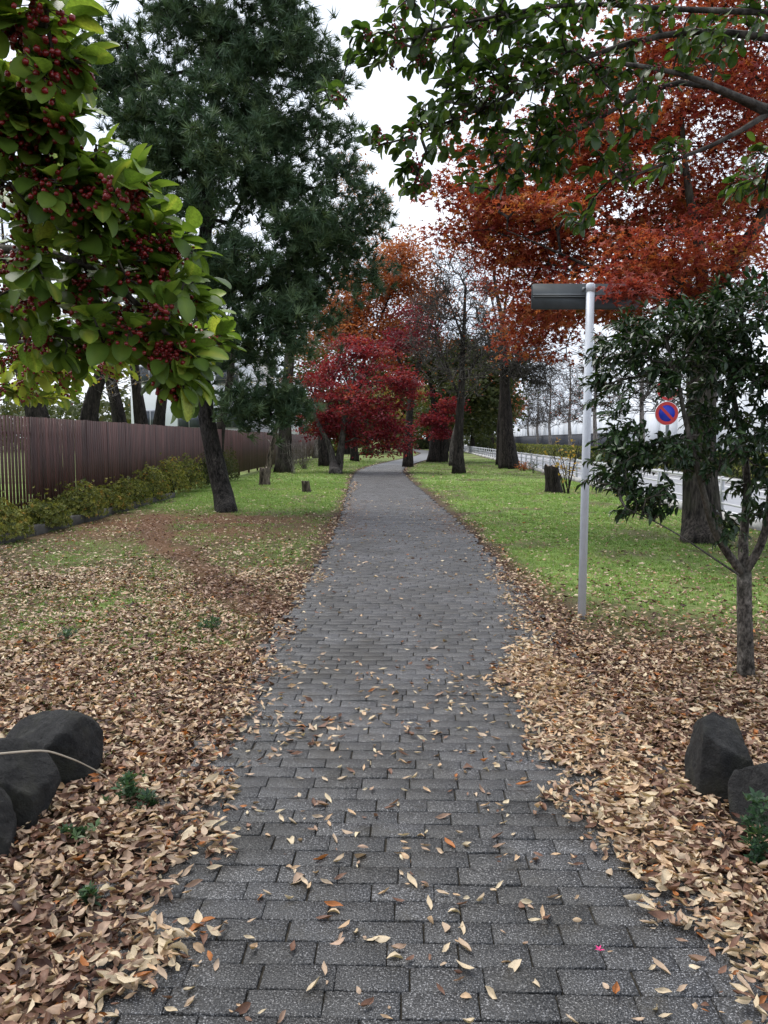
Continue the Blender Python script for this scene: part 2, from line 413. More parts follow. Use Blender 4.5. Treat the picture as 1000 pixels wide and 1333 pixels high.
# ------------------------------------------------------------------ tree growing
def resample(pts, step):
    pts = np.asarray(pts, float); d = np.linalg.norm(np.diff(pts, axis=0), axis=1); s = np.concatenate([[0], np.cumsum(d)])
    n = max(3, int(s[-1] / step) + 1); t = np.linspace(0, s[-1], n)
    P = np.stack([np.interp(t, s, pts[:, i]) for i in range(3)], 1)
    for _ in range(2): P[1:-1] = (P[:-2] + 2 * P[1:-1] + P[2:]) / 4
    return P
class Tree:
    def __init__(self, seed):
        self.r = np.random.default_rng(seed); self.P, self.par, self.fix, self.len, self.chains = [], [], [], [], []
    def limb(self, pts, r0, r1, step=.25, flare=0.0, lenw=.45, wob=0.0):
        P = resample(pts, step); n = len(P)
        if wob: P[1:-1] += self.r.normal(0, wob, (n - 2, 3))
        R = r1 + (r0 - r1) * (1 - np.linspace(0, 1, n)) ** 1.25
        if flare:
            z = P[:, 2] - P[0, 2]; R = R * (1 + flare * np.exp(-z / (2.2 * r0)))
        par = -1; base = 0.0
        if self.P:
            Q = np.array(self.P); j = int(np.argmin(np.linalg.norm(Q - P[0], axis=1)))
            if np.linalg.norm(Q[j] - P[0]) < 1.0: par = j; base = self.len[j]
        ch = [par] if par >= 0 else []
        for i in range(n):
            self.P.append(P[i]); self.par.append(par); self.fix.append(R[i])
            self.len.append(base + (lenw * np.linalg.norm(P[i] - P[i - 1]) if i else 0)); base = self.len[-1]
            par = len(self.P) - 1; ch.append(par)
        self.chains.append(ch); return self
    def reach(self, A, bf=.35, step=.35, up=.25, wob=.04, order=True, minz=None):
        """join every attractor to the nearest wood with a bent twig"""
        r = self.r; A = np.asarray(A)
        Q = np.array(self.P)
        if order:
            dd = np.array([np.min(np.linalg.norm(Q - a, axis=1)) for a in A]); A = A[np.argsort(dd)]
        cap = len(self.P) + len(A) * 14; buf = np.empty((cap, 3)); n = len(self.P); buf[:n] = Q
        ln = np.empty(cap); ln[:n] = self.len
        ok = np.ones(cap, bool)
        if minz is not None: ok[:n] = Q[:, 2] > minz
        self.tips = []; self.tipdir = []
        for a in A:
            d = np.linalg.norm(buf[:n] - a, axis=1); cost = d + bf * ln[:n] + 99 * (~ok[:n]); j = int(np.argmin(cost))
            p0 = buf[j].copy(); L = d[j]
            pj = self.par[j]; pd = norm(p0 - buf[pj]) if pj >= 0 else np.array([0, 0, 1.])
            k = int(min(12, max(2, math.ceil(L / step))))
            ctl = p0 + L * (.38 * norm(a - p0) + .16 * pd + np.array([0, 0, up * .45]))
            t = (np.arange(1, k + 1) / k)[:, None]
            pts = (1 - t) ** 2 * p0 + 2 * t * (1 - t) * ctl + t ** 2 * a
            if k > 1: pts[:-1] += r.normal(0, wob * min(L, 2) / max(k, 2), (k - 1, 3))
            ch = [j]; prev = j
            for q in pts:
                buf[n] = q; ln[n] = ln[prev] + np.linalg.norm(q - buf[prev])
                self.P.append(q); self.par.append(prev); self.fix.append(0); self.len.append(ln[n])
                prev = n; ch.append(n); n += 1
            self.chains.append(ch); self.tips.append(pts[-1]); self.tipdir.append(pts[-1] - (pts[-2] if k > 1 else p0))
        self.tips = np.array(self.tips); self.tipdir = norm(np.array(self.tipdir)); return self
    def twigs(self, n, L, rad, up=.3, spread=.8):
        """fine bare shoots at every twig end"""
        self.fine = (n, L, rad, up, spread); return self
    def wood(self, rtip=.006, e=2.4, kmax=9, kmin=3):
        n = len(self.P); R = np.array(self.fix, float); acc = np.zeros(n); has = np.zeros(n, bool)
        for p in self.par:
            if p >= 0: has[p] = True
        for i in range(n - 1, -1, -1):
            if R[i] == 0:
                ri = rtip if not has[i] else max(acc[i], rtip ** e) ** (1 / e)
                R[i] = ri
            p = self.par[i]
            if p >= 0: acc[p] += R[i] ** e * (1.0 if self.fix[i] == 0 else 0)
        P = np.array(self.P); trunk_mb = MB(); twig_mb = MB()
        for ch in self.chains:
            Rc = R[ch].copy()
            if len(ch) > 1 and self.fix[ch[1]] == 0: Rc[0] = min(Rc[0], Rc[1] * 1.25)
            elif len(ch) > 1 and self.par[ch[1]] >= 0 and ch[0] == self.par[ch[1]]: Rc[0] = min(Rc[0], Rc[1] * 1.15)
            rm = Rc.max(); k = kmax + 3 if rm > .15 else kmax if rm > .05 else 5 if rm > .018 else kmin
            lump = None
            if rm > .09:
                k = 18; a_ = np.arange(k) * 2 * math.pi / k; ph = self.r.random(4) * 6.3; zz = P[ch][:, 2][:, None] * 1.1
                lump = 1 + .07 * np.sin(3 * a_ + ph[0] + zz) + .05 * np.sin(5 * a_ + ph[1] - zz * 1.7) + .05 * np.sin(8 * a_ + ph[2] + .5 * zz) + self.r.normal(0, .025, (len(ch), k))
            (trunk_mb if self.fix[ch[-1]] else twig_mb).tube(P[ch], Rc, k, cap=rm > .02, lump=lump)
        if getattr(self, 'fine', None):
            n_, L, rad, up, spread = self.fine; r = self.r; m_ = len(self.tips) * n_
            A_ = np.repeat(self.tips, n_, 0) - np.repeat(self.tipdir, n_, 0) * (r.random((m_, 1)) * L * .8)
            D_ = norm(np.repeat(self.tipdir, n_, 0) + r.normal(0, spread, (m_, 3)) + np.array([0, 0, up])); ll = L * (.4 + .8 * r.random((m_, 1)))
            tw = (np.array([[0, -.5, -.3], [0, .5, -.3], [0, 0, .6], [.5, -.4, 0], [.5, .4, 0], [.5, 0, .7], [1, 0, .25]]), [np.array([[0, 1, 4, 3], [1, 2, 5, 4], [2, 0, 3, 5]]), np.array([[3, 4, 6], [4, 5, 6], [5, 3, 6]])])
            Mx = frames(D_, rand_dirs(m_, r)); Mx[:, :, 0] *= ll; Mx[:, :, 1:] *= rad * 2; Mx[:, :, 2] += .0
            twig_mb.scatter(tw, Mx, A_, .5)
        return trunk_mb, twig_mb
def blobs(r, Y, L, per=1.0, shell=.0, clump=0):
    """L: (u, v, dY, ru, rv, rd_m, count) ellipsoids named in photo pixels at distance Y"""
    out = []
    for (u, v, dY, ru, rv, rd, n) in L:
        c = AT(u, v, Y + dY); s = (Y + dY) / F; n = max(1, int(n * per))
        d = rand_dirs(n, r) * (r.random((n, 1)) ** (1 / 3 if shell == 0 else 1 / (3 + 6 * shell)))
        q = c + d * np.array([ru * s, rd, rv * s])
        if clump and n > 8:
            m_ = max(2, n // 8); q = q[:m_][r.integers(0, m_, n)] + r.normal(0, clump, (n, 3)) * [1, 1, .6]
        out.append(q)
    return np.concatenate(out)
def pxline(Y, pts): return [AT(p[0], p[1], Y + (p[2] if len(p) > 2 else 0)) for p in pts]

# ---- leaf shapes
def blade_tpl(stations, fold=.15, droop=.2, petiole=0.0):
    """a leaf along +x, length 1, from (x, halfwidth) stations"""
    V = []; Q = []
    for i, (x, w) in enumerate(stations):
        z = -droop * x * x
        V += [[x, -w, z + fold * w * 1.2], [x, 0, z], [x, w, z + fold * w * 1.2]]
        if i: a = 3 * (i - 1); Q += [[a, a + 3, a + 4, a + 1], [a + 1, a + 4, a + 5, a + 2]]
    return np.array(V), [np.array(Q)], np.tile([-.06, .22, -.06], len(stations))
HOLLY = [blade_tpl([(0, .008), (.12, .014), (.2, .12), (.4, .255), (.64, .30), (.83, .255), (.94, .155), (1, .05)], f, d) for f, d in ((.25, .12), (.15, .3), (.45, .22), (.3, .45))]
CAMEL = [blade_tpl([(0, .01), (.2, .13), (.5, .215), (.82, .12), (1, .004)], f, d) for f, d in ((.3, .15), (.5, .35))]
def dead_tpl(ws, curl, cup, twist):
    V = []; Q = []
    for i, (x, w) in enumerate(ws):
        t = x - .5; z0 = curl * t * t * 4 * .12; a = twist * t
        for s in (-1, 0, 1):
            yy = s * w; zz = cup * abs(s) * w * 1.1
            V.append([x - .5, yy * math.cos(a) - zz * math.sin(a), z0 + zz * math.cos(a) + yy * math.sin(a)])
        if i: b = 3 * (i - 1); Q += [[b, b + 3, b + 4, b + 1], [b + 1, b + 4, b + 5, b + 2]]
    return np.array(V), [np.array(Q)]
_w1 = [(0, .012), (.18, .12), (.45, .205), (.76, .15), (1, .004)]
_w2 = [(0, .012), (.15, .15), (.42, .25), (.74, .185), (1, .004)]
_w3 = [(0, .01), (.22, .10), (.48, .15), (.76, .11), (1, .003)]
DEAD = [dead_tpl(_w1, 1.6, .45, .7), dead_tpl(_w2, -1.3, .7, -.6), dead_tpl(_w1, 2.6, 1.1, 1.2), dead_tpl(_w3, 1.0, .8, -1.4),
        dead_tpl(_w2, .5, -.35, .3), dead_tpl(_w1, -1.6, -.6, -.8)]
_l1, _l2, _l3 = ([(0, .012), (.45, k * 1.08), (1, .004)] for k in (.205, .25, .15))
DEADLO = [dead_tpl(_l1, 1.6, .45, .7), dead_tpl(_l2, -1.3, .7, -.6), dead_tpl(_l1, 2.6, 1.1, 1.2), dead_tpl(_l3, 1.0, .8, -1.4), dead_tpl(_l2, .5, -.35, .3), dead_tpl(_l1, -1.6, -.6, -.8)]
def maple_tpl():
    V = [[0, 0, 0]]; F3 = []
    for i, (a, l) in enumerate(((-70, .8), (0, 1.0), (70, .8), (-130, .5), (130, .5))):
        a = math.radians(a); d = np.array([math.cos(a), math.sin(a)]); p_ = np.array([-d[1], d[0]]) * .20
        k = len(V); V += [[*(d * .02 * l + p_), .03], [*(d * l), -.14 * l], [*(d * .02 * l - p_), .03]]; F3.append([k + 2, k + 1, k])
    return np.array(V) * .6, [np.array(F3)]
MAPLE = maple_tpl()
DIAMOND = (np.array([[0, 0, 0], [.45, -.3, .06], [1, 0, -.08], [.45, .3, .06]]), [np.array([[0, 1, 2, 3]])])
def tuft_tpl(n, seed, cone=1.15, w=.028):
    r = np.random.default_rng(seed); V = []; T3 = []
    for i in range(n):
        a = r.random() * 2 * math.pi; th = cone * (r.random() ** .6); x0 = -.5 * r.random()
        d = np.array([math.cos(th), math.sin(th) * math.cos(a), math.sin(th) * math.sin(a)])
        s = norm(np.cross(d, r.normal(size=3))) * w; b = np.array([x0, 0, 0]); L = .65 + .35 * r.random()
        V += [b - s, b + s, b + d * L]; T3.append([3 * i, 3 * i + 1, 3 * i + 2])
    return np.array(V), [np.array(T3)]
TUFT = [tuft_tpl(30, i, 1.2, .045) for i in range(4)]
def rosette_tpl(n, seed, elev=.5, w=.2, fold=.1):
    r = np.random.default_rng(seed); V = []; Q = []
    for i in range(n):
        a = 2 * math.pi * i / n + r.normal(0, .25); el = elev + r.normal(0, .25); L = .7 + .3 * r.random()
        d = np.array([math.cos(a) * math.cos(el), math.sin(a) * math.cos(el), math.sin(el)]); s = np.array([-math.sin(a), math.cos(a), 0]) * w * L
        up = np.array([0, 0, fold]); k = len(V)
        V += [[0, 0, 0], d * L * .5 - s + up, d * L, d * L * .5 + s + up]; Q.append([k, k + 1, k + 2, k + 3])
    return np.array([list(q) for q in V], float), [np.array(Q)]
ROS = [rosette_tpl(6, i) for i in range(3)]
def grass_tpl(n, seed):
    r = np.random.default_rng(seed); V = []; Q = []; T3 = []
    for i in range(n):
        a = r.random() * 6.28; lean = .25 + .7 * r.random(); h = .5 + .5 * r.random(); b = np.array([r.normal(0, .22), r.normal(0, .22), 0])
        o = np.array([math.cos(a), math.sin(a), 0]); s = np.array([-math.sin(a), math.cos(a), 0]) * .055
        mid = b + o * lean * .3 * h + np.array([0, 0, .62 * h]); tip = b + o * lean * h + np.array([0, 0, h * (1 - .35 * lean)])
        k = len(V); V += [b - s, b + s, mid + s * .8, mid - s * .8, tip]; Q.append([k, k + 1, k + 2, k + 3]); T3.append([k + 3, k + 2, k + 4])
    return np.array(V), [np.array(Q), np.array(T3)]
GRASS = [grass_tpl(7, i) for i in range(4)]
GRASSLO = [(np.concatenate([g[0].reshape(-1, 5, 3)[:, [0, 1, 4]].reshape(-1, 3)]), [np.arange(21).reshape(7, 3)]) for g in GRASS]

def leaves_on(mb, tpls, tips, tipdir, per, spread, size, r, flat=.5, upb=1.0, tint=(.0, 1.0), out=.5, back=0.0):
    """leaf faces round every twig end"""
    n = len(tips) * per; T = np.repeat(tips, per, 0); D = np.repeat(tipdir, per, 0)
    off = r.normal(size=(n, 3)) * spread; off[:, 2] *= flat
    T = T + off - D * back * r.random((n, 1))
    d = norm(D * out + rand_dirs(n, r) * np.array([1, 1, .6])); up = norm(np.array([0, 0, upb]) + rand_dirs(n, r) * .8)
    M = frames(d, up) * (size * (.7 + .6 * r.random(n)))[:, None, None]
    base = np.repeat(r.random(len(tips)), per)
    tt = np.clip(tint[0] + (tint[1] - tint[0]) * (.55 * base + .45 * r.random(n)), 0, 1)
    w = r.integers(0, len(tpls), n)
    for i, tp in enumerate(tpls): s = w == i; mb.scatter(tp, M[s], T[s], tt[s])
    return mb

# ------------------------------------------------------------------ tree materials
B_PINE = bark_mat('pine bark', (.012, .011, .010), (.062, .055, .048), 11, (1, 1, .35), 1.0, .08)
B_DARK = bark_mat('dark bark', (.010, .0085, .0075), (.046, .038, .032), 10, (1, 1, .2), .9, .04)
B_GREY = bark_mat('grey bark', (.04, .035, .03), (.12, .108, .096), 7, (1, 1, .25), .5, .02)
B_MAPLE = bark_mat('maple bark', (.02, .017, .015), (.075, .064, .053), 8, (1, 1, .2), .6, .03, moss=(.05, .055, .03))
B_TWIG = bark_mat('bare twig bark', (.16, .14, .125), (.32, .29, .265), 6, (1, 1, .3), .3, .01)
B_CAM = bark_mat('smooth grey bark', (.06, .052, .044), (.14, .125, .108), 14, (1, 1, .6), .35, .01, moss=(.07, .075, .05))
B_DEAD = bark_mat('weathered wood', (.03, .023, .018), (.17, .135, .105), 10, (1, 1, .15), .9, .03)
L_PINE = leaf_mat('pine needles', [(0, (.024, .052, .026)), (.5, (.068, .125, .058)), (1, (.16, .23, .10))], .15, .5, .35)
L_RED = leaf_mat('red orange maple leaf', [(0, (.13, .017, .019)), (.3, (.31, .048, .040)), (.62, (.47, .115, .058)), (.86, (.57, .23, .07)), (1, (.14, .10, .028))], .45, .55, .3)
L_CRIM = leaf_mat('crimson maple leaf', [(0, (.09, .008, .018)), (.45, (.23, .02, .04)), (.8, (.36, .05, .055)), (1, (.48, .13, .06))], .4, .55, .3)
L_ORNG = leaf_mat('rust orange leaf', [(0, (.22, .055, .025)), (.5, (.42, .12, .04)), (1, (.50, .27, .13))], .4, .6, .3)
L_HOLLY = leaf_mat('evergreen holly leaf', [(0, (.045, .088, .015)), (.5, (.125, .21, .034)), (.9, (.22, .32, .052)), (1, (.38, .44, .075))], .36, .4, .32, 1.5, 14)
L_HOLLY_SHADE = leaf_mat('shaded evergreen holly leaf', [(0, (.022, .05, .012)), (.6, (.058, .115, .022)), (1, (.12, .19, .035))], .36, .35, .45, 1.4, 14)  # same holly leaf with its backlit shade put into the colour
L_CAM = leaf_mat('camellia leaf', [(0, (.010, .025, .010)), (.6, (.024, .055, .018)), (1, (.06, .11, .03))], .16, .33, .4, 1.3, 14)
L_AZA = leaf_mat('azalea leaf', [(0, (.06, .085, .02)), (.5, (.18, .20, .04)), (.85, (.35, .33, .07)), (1, (.44, .27, .06))], .25, .55, .3)
L_DGRN = leaf_mat('dull green leaf', [(0, (.03, .045, .014)), (.5, (.065, .085, .024)), (1, (.12, .11, .035))], .3, .6, .3)
L_YEL = leaf_mat('yellow leaf', [(0, (.30, .20, .03)), (.6, (.45, .30, .04)), (1, (.50, .20, .05))], .4, .6, .3)
L_OLIV = leaf_mat('olive yellow leaf', [(0, (.09, .075, .02)), (.6, (.22, .17, .04)), (1, (.33, .24, .06))], .3, .6, .3)
L_GRAS = leaf_mat('grass blade', [(0, (.085, .15, .034)), (.5, (.19, .31, .075)), (.85, (.31, .42, .12)), (1, (.47, .42, .22))], .35, .6, .3)
L_DEAD = leaf_mat('dead leaf', [(0, (.045, .018, .011)), (.2, (.13, .055, .032)), (.38, (.27, .15, .10)), (.56, (.45, .31, .22)), (.78, (.64, .50, .35)), (.93, (.74, .62, .42)), (1, (.46, .17, .05))], .14, .55, .35, 1.1, 45)
M_BERRY = plain('red berry', (.21, .009, .012), .28, var=.35, scale=40, spec=.6)

def tree(name, label, root_px, Y, T, bark, crown=None, cat='tree', rtip=.006, group=None, crown_mat=None, crown_name='crown', twig=None):
    root = thing(name, label, cat, tuple(T.P[0]), group)
    a_, b_ = T.wood(rtip); part('trunk', a_, bark, root, True); part('branches', b_, B_TWIG if twig is None else twig, root, True, kind='stuff')
    if crown is not None: part(crown_name, crown, crown_mat, root)
    return root

# ------------------------------------------------------------------ black pine beside the fence
Y = float(G(297, 664)[1])
T = Tree(11)
T.limb([G(297, 668) - [0, 0, .1]] + pxline(Y, [(293, 650), (283, 610), (268, 545), (262, 480), (263, 400), (268, 300), (275, 180), (283, 60), (290, -80), (294, -200), (296, -280)]), .205, .05, .3, .22)
PB = []
for (u_, v_, dy_, ru_, rv_, rd_, n_) in [(300, 20, 0, 90, 24, 1.9, 60), (225, 40, .4, 95, 22, 1.9, 55), (330, 75, -.6, 90, 22, 1.7, 58), (200, 100, .3, 100, 22, 1.9, 52), (350, 130, -.6, 85, 20, 1.6, 52), (255, 165, -.6, 110, 22, 1.9, 62),
      (385, 185, -.3, 75, 18, 1.3, 42), (300, 225, -.8, 110, 22, 1.8, 62), (190, 235, .3, 90, 24, 1.7, 42), (400, 250, -.2, 80, 17, 1.3, 44), (330, 295, -.8, 105, 20, 1.7, 58), (215, 305, .2, 90, 24, 1.6, 40), (430, 300, 0, 66, 15, 1.1, 34),
      (360, 350, -.5, 100, 18, 1.5, 50), (265, 370, -.2, 90, 22, 1.5, 42), (420, 378, 0, 66, 14, 1.1, 30), (350, 415, -.3, 85, 18, 1.3, 40), (300, 450, 0, 75, 18, 1.2, 30), (365, 455, -.2, 40, 12, 1.0, 12),
      (345, 515, -.4, 52, 16, .8, 34), (390, 530, -.3, 26, 12, .5, 14), (320, 540, -.1, 26, 11, .6, 12), (140, 70, .5, 60, 24, 1.4, 24), (130, 150, .5, 60, 24, 1.4, 22), (130, 230, .5, 55, 24, 1.4, 16),
      (480, 275, 0, 24, 10, .5, 10), (478, 365, 0, 26, 9, .5, 10), (425, 95, 0, 20, 16, .6, 12), (452, 160, 0, 24, 10, .5, 11), (395, 45, 0, 20, 20, .6, 13), (462, 225, 0, 24, 10, .5, 9), (460, 320, 0, 26, 9, .5, 9), (430, 415, 0, 20, 8, .5, 5),
      (300, -50, 0, 115, 26, 1.9, 60), (295, -120, 0, 100, 26, 1.7, 45), (295, -190, 0, 75, 26, 1.4, 32), (296, -260, 0, 45, 26, 1.0, 18)]:
    PB.append((u_, v_, dy_, ru_, rv_, rd_, n_))
A = blobs(T.r, Y, PB, 1.0, 0, .21)
T.reach(A, .3, .4, .12, .1, minz=1.9)
cr = MB()
tips = T.tips; td = norm(T.tipdir + np.array([0, 0, .45]))
for k in range(7):
    P = tips + T.r.normal(0, .20, tips.shape) * (k > 0) - T.tipdir * .07 * k
    D = norm(td + T.r.normal(0, .4, td.shape) + np.array([0, 0, .3]))
    M = frames(D, rand_dirs(len(D), T.r)) * (.24 * (.8 + .45 * T.r.random(len(D))))[:, None, None]
    tt = np.clip(T.r.normal(.62 - .04 * k, .2, len(D)), 0, 1); w = T.r.integers(0, 4, len(D))
    for i in range(4): s = w == i; cr.scatter(TUFT[i], M[s], P[s], tt[s])
tree('pine_tree', 'tall dark green pine with leaning black trunk between path and brown fence', None, Y, T, B_PINE, cr, rtip=.009, crown_mat=L_PINE, twig=B_DARK)

# ------------------------------------------------------------------ big red maple on the right lawn
Y = float(G(915, 706)[1])
T = Tree(21)
T.limb([G(917, 710) - [0, 0, .1]] + pxline(Y, [(915, 690), (913, 640), (912, 560), (913, 480), (917, 420), (920, 385)]), .245, .18, .2, .38)
T.limb(pxline(Y, [(920, 390), (940, 360, -.1), (965, 325, -.2), (990, 290, -.2), (1020, 230, -.2), (1040, 150, -.2)]), .13, .05, .25)
T.limb(pxline(Y, [(916, 400), (913, 350, -.2), (906, 300, -.4), (896, 250, -.5), (889, 190, -.6), (886, 110, -.6)]), .10, .02, .25)
T.limb(pxline(Y, [(914, 410), (880, 385, -.3), (840, 372, -.6), (790, 358, -.8), (730, 330, -1.0), (660, 300, -1.0)]), .07, .007, .25)
T.limb(pxline(Y, [(917, 400), (870, 350, .6), (800, 290, 1.2), (740, 240, 1.5), (680, 200, 1.7)]), .08, .008, .25)
T.limb(pxline(Y, [(905, 395), (880, 392, -1.6), (855, 388, -3.4), (835, 386, -5.0)]), .03, .006, .25)
RB = [(650, 225, .5, 55, 32, 1.0, 34), (625, 290, .3, 36, 24, .8, 18), (720, 205, .8, 75, 40, 1.4, 46), (690, 285, .2, 70, 34, 1.3, 46), (800, 185, .5, 85, 55, 1.6, 62),
      (790, 275, 0, 90, 42, 1.5, 62), (890, 190, .3, 75, 55, 1.6, 56), (880, 285, .3, 80, 45, 1.5, 56), (965, 200, .2, 60, 60, 1.5, 52), (970, 300, .5, 55, 45, 1.4, 36),
      (720, 335, .2, 60, 22, 1.0, 28), (640, 330, .8, 28, 18, .6, 10), (830, 340, -.8, 75, 22, 1.0, 38), (800, 380, -1.4, 42, 14, .6, 22), (905, 355, -.8, 60, 24, 1.0, 34), (690, 415, 1.2, 34, 28, .6, 30), (705, 380, 1.0, 28, 22, .6, 18),
      (950, 100, .3, 70, 45, 1.5, 48), (850, 95, .5, 85, 42, 1.5, 46), (740, 130, .9, 70, 36, 1.3, 30), (960, 20, .3, 70, 45, 1.5, 36), (850, 10, .3, 80, 40, 1.4, 26),
      (1060, 150, 0, 60, 110, 1.6, 50), (1060, 320, 0, 50, 60, 1.4, 24), (900, -80, .2, 110, 50, 1.6, 30), (985, 385, .6, 40, 26, .8, 14), (822, 380, -5.25, 16, 8, .12, 6), (760, 405, .4, 60, 14, 1.0, 26), (840, 400, .2, 60, 14, 1.0, 22), (725, 440, 1.0, 30, 12, .6, 10), (610, 250, .6, 26, 22, .8, 14), (590, 310, .9, 18, 12, .6, 7)]
A = blobs(T.r, Y, RB, 1.2, 0, .24)
T.reach(A, .3, .35, .2, .12, minz=2.2)
cr = MB(); nr = T.tips[:, 1] < 8.5
leaves_on(cr, [MAPLE], T.tips[nr], T.tipdir[nr], 60, .10, .07, T.r, .4, 1.1, (0, .5), .25)
leaves_on(cr, [MAPLE], T.tips[~nr], T.tipdir[~nr], 38, .22, .125, T.r, .28, 1.1, (0, 1), .25)
tree('maple_tree', 'large red and orange maple with thick trunk on the lawn beside the guard rail', None, Y, T, B_MAPLE, cr, rtip=.006, crown_mat=L_RED, twig=B_DARK)
BIGMAPLE_BASE = G(915, 706)

# ------------------------------------------------------------------ crimson maple left of the path
Y = float(G(437, 616)[1])
T = Tree(31)
T.limb([G(437, 618)] + pxline(Y, [(434, 606), (433, 590), (427, 573), (416, 556), (409, 540), (405, 520)]), .20, .07, .3, .5)
T.limb(pxline(Y, [(440, 612, .1), (443, 590, .1), (447, 565), (450, 540), (455, 515), (462, 490)]), .19, .07, .3, .3)
T.limb(pxline(Y, [(433, 590), (424, 560, 1), (428, 520, 1.4), (440, 480, 1.5), (445, 450, 1.5)]), .09, .04, .3)
CB = [(470, 470, .6, 44, 9, 1.7, 34), (430, 492, .5, 34, 8, 1.5, 26), (508, 496, 0, 40, 8, 1.6, 34), (455, 515, 0, 46, 8, 1.6, 34), (424, 535, .6, 26, 9, 1.4, 22), (490, 530, -.3, 44, 9, 1.6, 34),
      (420, 560, 1.2, 26, 10, 1.2, 20), (470, 552, .6, 34, 8, 1.4, 26), (505, 562, 0, 32, 8, 1.4, 22), (492, 580, .3, 26, 6, 1.2, 14), (455, 447, .8, 30, 8, 1.4, 18), (535, 495, 0, 14, 5, .8, 8), (406, 545, .4, 12, 16, .8, 10), (440, 572, 1.4, 22, 8, 1.0, 10)]
A = blobs(T.r, Y, CB, 1.15, 0, .45); T.reach(A, .35, .5, .3, .12, minz=1.0)
cr = leaves_on(MB(), [DIAMOND], T.tips, T.tipdir, 46, .30, .15, T.r, .28, 1.0)
tree('maple_tree', 'crimson maple with two pale slanting trunks at the left edge of the path', None, Y, T, B_GREY, cr, rtip=.012, crown_mat=L_CRIM, twig=B_GREY)

# ------------------------------------------------------------------ further trees along the path
def quick(name, label, Y, limbs, bl, bark, lmat=None, per=20, spread=.35, size=.16, rtip=.012, seed=1, tint=(0, 1), flat=.5, up=.35, bf=.3, step=.6, ground_px=None, group=None, flare=.4, minz=1.2, wob=.12, twig=None, fine=None, clump=0):
    T = Tree(seed)
    for i, (pts, r0, r1) in enumerate(limbs):
        P = pxline(Y, pts)
        if i == 0:
            P[0] = np.array([P[0][0], P[0][1], float(ground_z(P[0][0], P[0][1])) - .08])
        T.limb(P, r0, r1, .4, flare if i == 0 else 0)
    T.reach(blobs(T.r, Y, bl, clump=clump), bf, step, up, wob, minz=minz)
    if fine: T.twigs(*fine)
    cr = leaves_on(MB(), [DIAMOND], T.tips, T.tipdir, per if per < 6 else int(per * 2.2), spread * 1.1, size * 1.35, T.r, flat, .7, tint) if lmat else None
    return tree(name, label, None, Y, T, bark, cr, rtip=rtip, crown_mat=lmat, group=group, twig=twig)

quick('slender_tree', 'slender tree with straight black trunk standing at the bend of the path', 44, [([(531, 609), (531, 580), (533, 545), (536, 515), (541, 490), (548, 465)], .25, .14), ([(536, 515), (528, 490), (518, 468), (512, 450)], .12, .06)],
      [(545, 440, 0, 26, 18, 1.5, 26), (515, 445, 0, 24, 16, 1.4, 22), (535, 415, .5, 28, 16, 1.5, 20)], B_DARK, L_CRIM, 16, .35, .14, seed=41, tint=(0, .6), flat=.3, clump=.35)
quick('bare_tree', 'bare tree with cut top and grey twigs on the lawn by the path', float(G(597, 617)[1]),
      [([(597, 618), (597, 590), (598, 560), (600, 520), (602, 460), (605, 410), (606, 372)], .25, .05), ([(602, 440), (596, 420), (588, 405), (583, 385)], .07, .012), ([(600, 520), (590, 500), (580, 470), (572, 450)], .07, .012), ([(601, 500), (615, 480), (628, 455), (640, 440)], .07, .012)],
      [(600, 400, 0, 45, 50, 1.6, 90), (565, 440, 0, 40, 45, 1.5, 80), (640, 450, 0, 36, 45, 1.5, 70), (600, 480, -.5, 55, 40, 1.5, 80), (590, 345, 0, 35, 30, 1.2, 40), (560, 390, 0, 25, 30, 1, 30)], B_DARK, L_ORNG, 1, .2, .07, .015, seed=42, up=.55, wob=.25, fine=(4, 1.2, .012, .45, .5), twig=B_GREY)
quick('tree', 'dark tree with twin thick trunks behind the bend of the path', 53.5, [([(566, 603), (568, 575), (566, 545), (565, 515), (560, 490)], .42, .16), ([(577, 602), (577, 575), (579, 545), (584, 510)], .36, .12)],
      [(600, 490, 0, 36, 36, 2, 50), (625, 530, 0, 44, 30, 2, 50), (560, 470, 0, 30, 26, 2, 30), (640, 480, 1, 40, 30, 2, 40)], B_DARK, L_DGRN, 22, .55, .24, seed=43)
quick('small_maple', 'small crimson maple spray in front of the dark twin trunks', 50, [([(588, 605), (588, 580), (582, 560), (577, 545)], .16, .06)],
      [(568, 548, 0, 20, 8, .9, 24), (585, 528, 0, 14, 14, .8, 16), (575, 565, 0, 13, 6, .7, 12)], B_GREY, L_CRIM, 30, .26, .13, seed=44, flat=.35)
quick('roadside_tree', 'stout dark furrowed tree with grey drooping twigs beside the white guard rail', float(G(662, 611)[1]),
      [([(663, 612), (661, 585), (658, 545), (657, 490), (656, 430), (650, 400), (642, 350)], .42, .06), ([(657, 500), (672, 470), (690, 450), (705, 440)], .13, .02), ([(657, 470), (640, 440), (628, 420)], .10, .02)],
      [(690, 470, -.6, 38, 34, 1.6, 110), (665, 450, -1, 45, 35, 1.6, 90), (705, 490, -.5, 24, 22, 1, 50), (640, 430, 0, 35, 35, 1.5, 60)], B_DARK, None, rtip=.017, seed=45, up=.25, wob=.25, fine=(4, 1.2, .013, .0, .7), twig=B_GREY)
